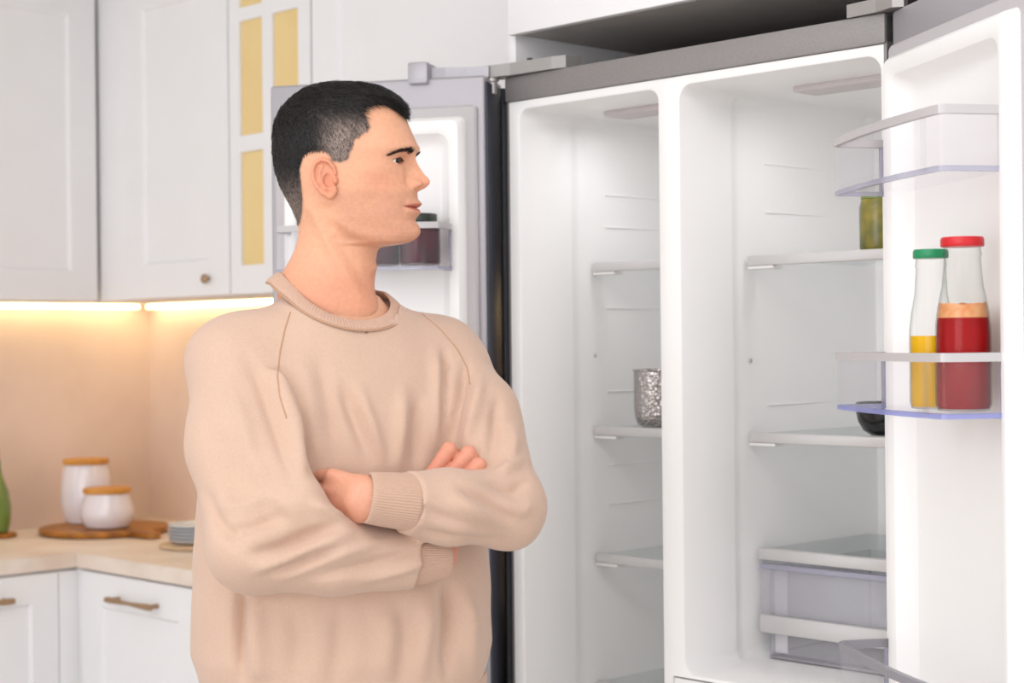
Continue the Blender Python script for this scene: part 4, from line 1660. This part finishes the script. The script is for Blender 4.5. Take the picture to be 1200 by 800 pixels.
def sweater_parts(P):
    q = P - T0.astype(np.float32)
    z = P[:, 2]
    lx, fx = q @ hl.astype(np.float32), q @ fd.astype(np.float32)
    a, b_ = np.interp(z, TZ, TA), np.interp(z, TZ, TB)
    n = 2.35
    dt = ((np.abs(lx / a) ** n + np.abs(fx / b_) ** n) ** (1 / n) - 1) * b_
    dt = np.maximum(dt, z - 1.485)
    dt = smin(dt, seg_d(P, NKc, SR + np.array([0, 0, -.008]), .072, .058), .05)
    dt = smin(dt, seg_d(P, NKc, SL + np.array([0, 0, -.008]), .068, .056), .05)
    dR = smin(chain_d(P, URt, [.062, .068, .062], .03), np.maximum(chain_d(P, [ERt, ERt * .5 + WRt * .5 + np.array([0, -.012, -.004]), WRt + (WRt - ERt) * .15], [.060, .052, .036], .02), (P - WRt) @ unit(WRt - ERt)), .02)
    dR = smin(dR, chain_d(P, [at(312, 470, 2.40), at(332, 550, 2.35), at(352, 590, 2.335), at(385, 624, 2.335)], [.022, .032, .034, .026], .01), .03)
    dL = smin(chain_d(P, ULt, [.060, .060, .056], .03), np.maximum(chain_d(P, [ELt, ELt * .5 + WLt * .5 + np.array([0, -.008, -.002]), WLt], [.056, .051, .040], .02), (P - CLt) @ unit(CLt - ELt)), .02)
    return dt, dR, dL


NECK0 = np.array([HO[0] - .004, 2.548, 0], np.float32)


def collar_z(ff, ll):
    return 1.500 - np.where(ff > 0, .050 * ff, .014 * ff) - .013 * ll + .006 * (1 - ff * ff)


def sweater_base(P):
    dt, dR, dL = sweater_parts(P)
    z = P[:, 2]
    k = np.interp(z, [1.26, 1.40], [.010, .055]).astype(np.float32)
    d = smin(dt, dR, k)
    k2 = np.interp(z, [1.28, 1.41], [.009, .055]).astype(np.float32)
    d = smin(d, dL, k2)
    return np.maximum(d, .905 - z)


# where the collar line lies on the cloth, all round the neck
NCOL = 480
ca = np.linspace(0, 2 * math.pi, NCOL, endpoint=False)
cz = collar_z(np.cos(ca), np.sin(ca)) - .006
rs = np.arange(.055, .125, .001)
dirs = np.cos(ca)[:, None] * fd + np.sin(ca)[:, None] * hl
PP = (NECK0 + dirs[:, None, :] * rs[None, :, None] + np.array([0, 0, 1.0]) * cz[:, None, None]).reshape(-1, 3).astype(np.float32)
dd_ = sweater_base(PP).reshape(NCOL, len(rs))
c_rad = np.where((dd_ > 0).any(1) & (dd_ < 0).any(1), rs[np.argmax(dd_ > 0, 1)], .094)
c_rad = np.clip(c_rad, .086, .106)
c_rad = smooth1(np.tile(c_rad, 3), 61)[NCOL:2 * NCOL] + .001


def sweater_f(P):
    d = sweater_base(P)
    q = P - NECK0
    ll, ff = q @ hl.astype(np.float32), q @ fd.astype(np.float32)
    rr = np.sqrt(ll * ll + ff * ff) + 1e-6
    an = np.mod(np.arctan2(ll, ff), 2 * math.pi)
    hr = np.interp(an, np.append(ca, 2 * math.pi), np.append(c_rad, c_rad[0])) - .006
    hole = np.maximum(rr - hr, collar_z(ff / rr, ll / rr) - .012 - P[:, 2])
    return np.maximum(d, -hole)


SVv, SF = surface_nets(sweater_f, (-.60, 2.19, .885), (.13, 2.80, 1.56), .0042)
SVv = relax(SVv, SF, 2, .5)
SN = normals(SVv, SF)
dt, dR, dL = sweater_parts(SVv.astype(np.float32))
lab = np.argmin(np.stack([dt, dR, dL], 1), 1)
fpx, fpy = proj(SVv)
face_cam = np.clip(-SN[:, 1] * 1.0 - SN[:, 0] * (SVv[:, 0] / SVv[:, 1]), 0, 1)
vis = sstep(.0, .35, face_cam)
disp = np.zeros(len(SVv))
# folds: (which, polyline seen from the front, height in mm, half width in px)
FOLDS = [
    # body front
    (0, [(398, 440), (412, 480), (432, 535)], -5, 10), (0, [(415, 440), (432, 490), (450, 545)], 4, 10),
    (0, [(492, 455), (488, 500), (487, 552)], -5, 9), (0, [(474, 440), (470, 500), (466, 548)], 5, 10),
    (0, [(510, 400), (512, 450), (508, 520)], 4, 9), (0, [(350, 400), (362, 470), (372, 545)], 4, 14),
    (0, [(370, 400), (385, 470), (395, 550)], -3, 10),
    (0, [(282, 672), (280, 720), (283, 790)], -9, 8), (0, [(302, 690), (300, 740), (305, 800)], 6, 14),
    (0, [(525, 668), (527, 720), (524, 790)], -9, 9), (0, [(543, 680), (550, 730), (553, 790)], 6, 12),
    (0, [(500, 690), (498, 740), (490, 800)], 5, 14), (0, [(440, 695), (455, 740), (450, 800)], 4, 18), (0, [(400, 700), (398, 760), (390, 800)], -4, 15),
    (0, [(340, 700), (350, 750), (345, 800)], -4, 16), (0, [(470, 700), (474, 750), (470, 800)], -3, 12),
    # his right sleeve
    (1, [(300, 392), (322, 430), (338, 480), (352, 545)], 7, 12), (1, [(280, 400), (305, 450), (325, 510), (345, 570)], -5, 11),
    (1, [(262, 420), (285, 500), (310, 570), (345, 600)], 4, 14), (1, [(240, 470), (262, 540), (290, 600)], -3, 16),
    (1, [(412, 610), (375, 622), (330, 640), (295, 650)], -8, 8), (1, [(420, 622), (380, 636), (335, 655), (300, 668)], 6, 8),
    (1, [(405, 642), (360, 655), (310, 672)], -5, 7), (1, [(470, 628), (430, 640), (380, 656), (330, 676)], 4, 7),
    (1, [(510, 640), (470, 650), (420, 664), (370, 676)], -5, 6), (1, [(515, 655), (470, 668), (420, 680)], 4, 6),
    (1, [(360, 585), (380, 598), (405, 612)], 6, 7), (1, [(345, 600), (300, 615), (262, 625)], -5, 9), (1, [(330, 580), (290, 590), (250, 595)], 4, 10),
    (1, [(235, 560), (255, 610), (285, 645)], -4, 9),
    (1, [(318, 440), (330, 475), (345, 520), (356, 556)], 5, 6), (0, [(520, 400), (524, 440), (520, 500)], -6, 6),
    # his left sleeve
    (2, [(549, 415), (540, 460), (527, 518)], -8, 7), (2, [(566, 430), (558, 470), (545, 522)], 6, 8), (2, [(585, 455), (580, 500), (572, 545)], -6, 8),
    (2, [(602, 490), (600, 530), (590, 555)], 5, 8), (2, [(530, 565), (560, 582), (596, 606)], -5, 7), (2, [(520, 580), (555, 598), (590, 618)], 4, 8),
    (2, [(480, 590), (520, 606), (575, 622)], -3, 8), (2, [(625, 560), (600, 575), (570, 568)], -5, 7), (2, [(632, 590), (610, 598), (580, 590)], 4, 8),
    (2, [(480, 620), (530, 632), (590, 634)], -4, 6), (2, [(620, 530), (600, 548), (575, 556)], 4, 7),
]
for w_, ptl, amp, wd in FOLDS:
    d, ta_ = poly_near(fpx, fpy, ptl)
    g = np.exp(-(d / (.8 * wd)) ** 2) * np.sqrt(np.clip(np.sin(math.pi * np.clip(ta_, .02, .98)), 0, 1)) * np.clip(ta_ * 3, 0, 1)
    soft = (lab == w_).astype(float)
    disp += 2.2 * amp * .001 * g * soft * vis
# gentle irregular relief over the cloth
A_ = SVv
disp += .0016 * (np.sin(A_[:, 0] * 38 + 3 * np.sin(A_[:, 2] * 17)) * np.sin(A_[:, 2] * 29 + 2 * np.sin(A_[:, 1] * 23)))
# soften fold steps where one part of the garment meets another
adj = disp.copy()
for _ in range(2):
    s1 = np.zeros(len(adj)); c1 = np.zeros(len(adj))
    for i in range(4):
        j = (i + 1) % 4
        np.add.at(s1, SF[:, i], adj[SF[:, j]]); np.add.at(c1, SF[:, i], 1)
    adj = .5 * adj + .5 * s1 / np.maximum(c1, 1)
SVv = SVv + SN * adj[:, None]
sw = link('sweatshirt', np_mesh('sweatshirt', SVv - T0, SF), 'sweater', man)
bvh = BVHTree.FromPolygons([Vector(v) for v in SVv], [tuple(map(int, q_)) for q_ in SF])


def on_cloth(px, py, lift=.0006):
    d = Vector(at(px, py, 1.0) - np.array([0, 0, CZ])).normalized()
    h = bvh.ray_cast(Vector((0, 0, CZ)), d)
    if h[0] is None:
        return None
    return np.array(h[0]) + np.array(h[1]) * lift


def seam(ptl, r=.0011, n=24):
    ptl = np.array(ptl, float)
    t_ = np.linspace(0, len(ptl) - 1, n)
    P = []
    for k in t_:
        q_ = on_cloth(np.interp(k, range(len(ptl)), ptl[:, 0]), np.interp(k, range(len(ptl)), ptl[:, 1]), .0002)
        if q_ is not None:
            P.append(q_ - T0)
    if len(P) > 3:
        tube('seam', P, r, 'sweater_seam', sw, 6)


seam([(340, 366), (334, 385), (328, 412), (325, 440), (328, 465), (336, 490)])
seam([(472, 352), (492, 366), (515, 385), (535, 408), (548, 432), (551, 450)])


# collar: a ribbed band round the neck
def ribbed_band(name, pts_o, pts_i, thick_, ribs, amp, parent, mt='sweater_rib'):
    """closed band from an outer edge loop to an inner edge loop, rounded, with fine ribs across"""
    pts_o = np.array(pts_o); pts_i = np.array(pts_i)
    n = len(pts_o)
    mid = (pts_o + pts_i) / 2
    V = []
    K = 14
    for i in range(n):
        tng = unit(mid[(i + 1) % n] - mid[i - 1])
        wv = (pts_o[i] - pts_i[i]) / 2
        nm = unit(np.cross(tng, wv))
        rb = amp * (1 if (i * ribs // n) % 1 == 0 and (i % 4) < 2 else 0)
        for k in range(K):
            a = 2 * math.pi * k / K
            cs, sn = math.cos(a), math.sin(a)
            V.append(mid[i] + wv * np.sign(cs) * abs(cs) ** .7 + nm * (thick_ + rb) * np.sign(sn) * abs(sn) ** .8)
    Fc = []
    for i in range(n):
        j = (i + 1) % n
        for k in range(K):
            m_ = (k + 1) % K
            Fc.append((i * K + k, i * K + m_, j * K + m_, j * K + k))
    return pymesh(name, np.array(V) - T0, Fc, mt, parent, True)


co, ci = [], []
for i in range(NCOL):
    up_z = np.array([0, 0, 1.0])
    co.append(NECK0 + dirs[i] * c_rad[i] + up_z * cz[i])
    ci.append(NECK0 + dirs[i] * (c_rad[i] - .019) + up_z * (cz[i] + .014))
ribbed_band('collar', co, ci, .0022, NCOL, .0009, sw)
# collar seam
tube('collar_seam', [np.array(p_) - T0 + np.array([0, 0, -.001]) + unit(np.array(p_) - np.array([NKc[0], 2.548, p_[2]])) * .001 for p_ in co[::4]], .0016, 'sweater_seam', sw, 6, closed=True)


def cuff(a, b_, r0, r1, squash=1.0):
    a, b_ = np.array(a), np.array(b_)
    t_ = unit(b_ - a)
    u1 = unit(np.cross(t_, (0, 0, 1.0)))
    u2 = np.cross(u1, t_)
    n = 240
    V, Fc = [], []
    prof = [(0, r0 * .8, 0), (.04, r0 * .98, 1), (.12, r0, 1), (.5, (r0 + r1) / 2 * 1.02, 1), (.9, r1 * 1.01, 1), (1.0, r1, .6), (1.02, r1 * .93, 0), (.95, r1 * .88, 0), (.6, r1 * .86, 0)]
    for s, r, rib in prof:
        for i in range(n):
            w_ = 2 * math.pi * i / n
            rr = r + (.0013 * rib if i % 4 < 2 else 0)
            V.append(a + (b_ - a) * s + rr * (u1 * math.cos(w_) * squash + u2 * math.sin(w_)))
    for j in range(len(prof) - 1):
        for i in range(n):
            k = (i + 1) % n
            Fc.append((j * n + i, j * n + k, (j + 1) * n + k, (j + 1) * n + i))
    return pymesh('cuff', np.array(V) - T0, Fc, 'sweater_rib', sw, True)


cuff(at(490, 589, 2.358), at(431, 583, 2.335), .0385, .0345, .94)
cuff(at(472, 656, 2.406), at(523, 654, 2.432), .0365, .029, .95)
# hem
co, ci = [], []
for i in range(NCOL):
    a = 2 * math.pi * i / NCOL
    ff, ll = math.cos(a), math.sin(a)
    n = 2.35
    r = (abs(ll / .216) ** n + abs(ff / .143) ** n) ** (-1 / n)
    co.append(B(ll * r, ff * r, .925))
    ci.append(B(ll * r * .95, ff * r * .95, .855))
ribbed_band('hem', co, ci, .004, NCOL, .0012, sw)

# ------------------------------------------------------------------ trousers and shoes
def trou(P):
    q = P - T0.astype(np.float32)
    z = P[:, 2]
    lx, fx = q @ hl.astype(np.float32), q @ fd.astype(np.float32)
    a = np.interp(z, [.78, .86, .97], [.188, .19, .18]); b_ = np.interp(z, [.78, .86, .97], [.125, .125, .115])
    d = np.maximum((np.sqrt((lx / a) ** 2 + (fx / b_) ** 2) - 1) * b_, np.maximum(.76 - z, z - .96))
    for sg in (-1, 1):
        d = smin(d, chain_d(P, [B(sg * .092, .0, .80), B(sg * .10, .01, .48), B(sg * .105, -.015, .06)], [.098, .078, .066], .02), .02)
    return np.maximum(d, .055 - z)


V_, F_ = surface_nets(trou, (MANX - .27, MANY - .24, .03), (MANX + .27, MANY + .24, .985), .009)
V_ = relax(V_, F_, 2, .5)
link('trousers', np_mesh('trousers', V_ - T0, F_), 'trousers', man)
for sg in (-1, 1):
    c0 = B(sg * .107, .05, 0)
    fa = unit(fd + hl * sg * .15)
    sa = np.cross(fa, (0, 0, 1.0))
    ax = np.array([fa, sa, (0, 0, 1.0)])

    def shoe(P):
        d = ell_d(P, c0 + np.array([0, 0, .045]), ax, (.14, .047, .045))
        d = smin(d, ell_d(P, c0 - fa * .06 + np.array([0, 0, .07]), ax, (.06, .042, .05)), .03)
        return np.maximum(d, .016 - P[:, 2])

    def sole(P):
        return np.maximum(np.maximum(ell_d(P, c0 + np.array([0, 0, .02]), ax, (.148, .053, .10)), P[:, 2] - .022), .001 - P[:, 2])
    V_, F_ = surface_nets(shoe, c0 - np.array([.2, .2, .01]), c0 + np.array([.2, .2, .15]), .006)
    o = link('shoe', np_mesh('shoe', V_ - T0, F_), 'shoe', man)
    V_, F_ = surface_nets(sole, c0 - np.array([.2, .2, .006]), c0 + np.array([.2, .2, .04]), .005)
    link('sole', np_mesh('sole', V_ - T0, F_), 'sole', o)
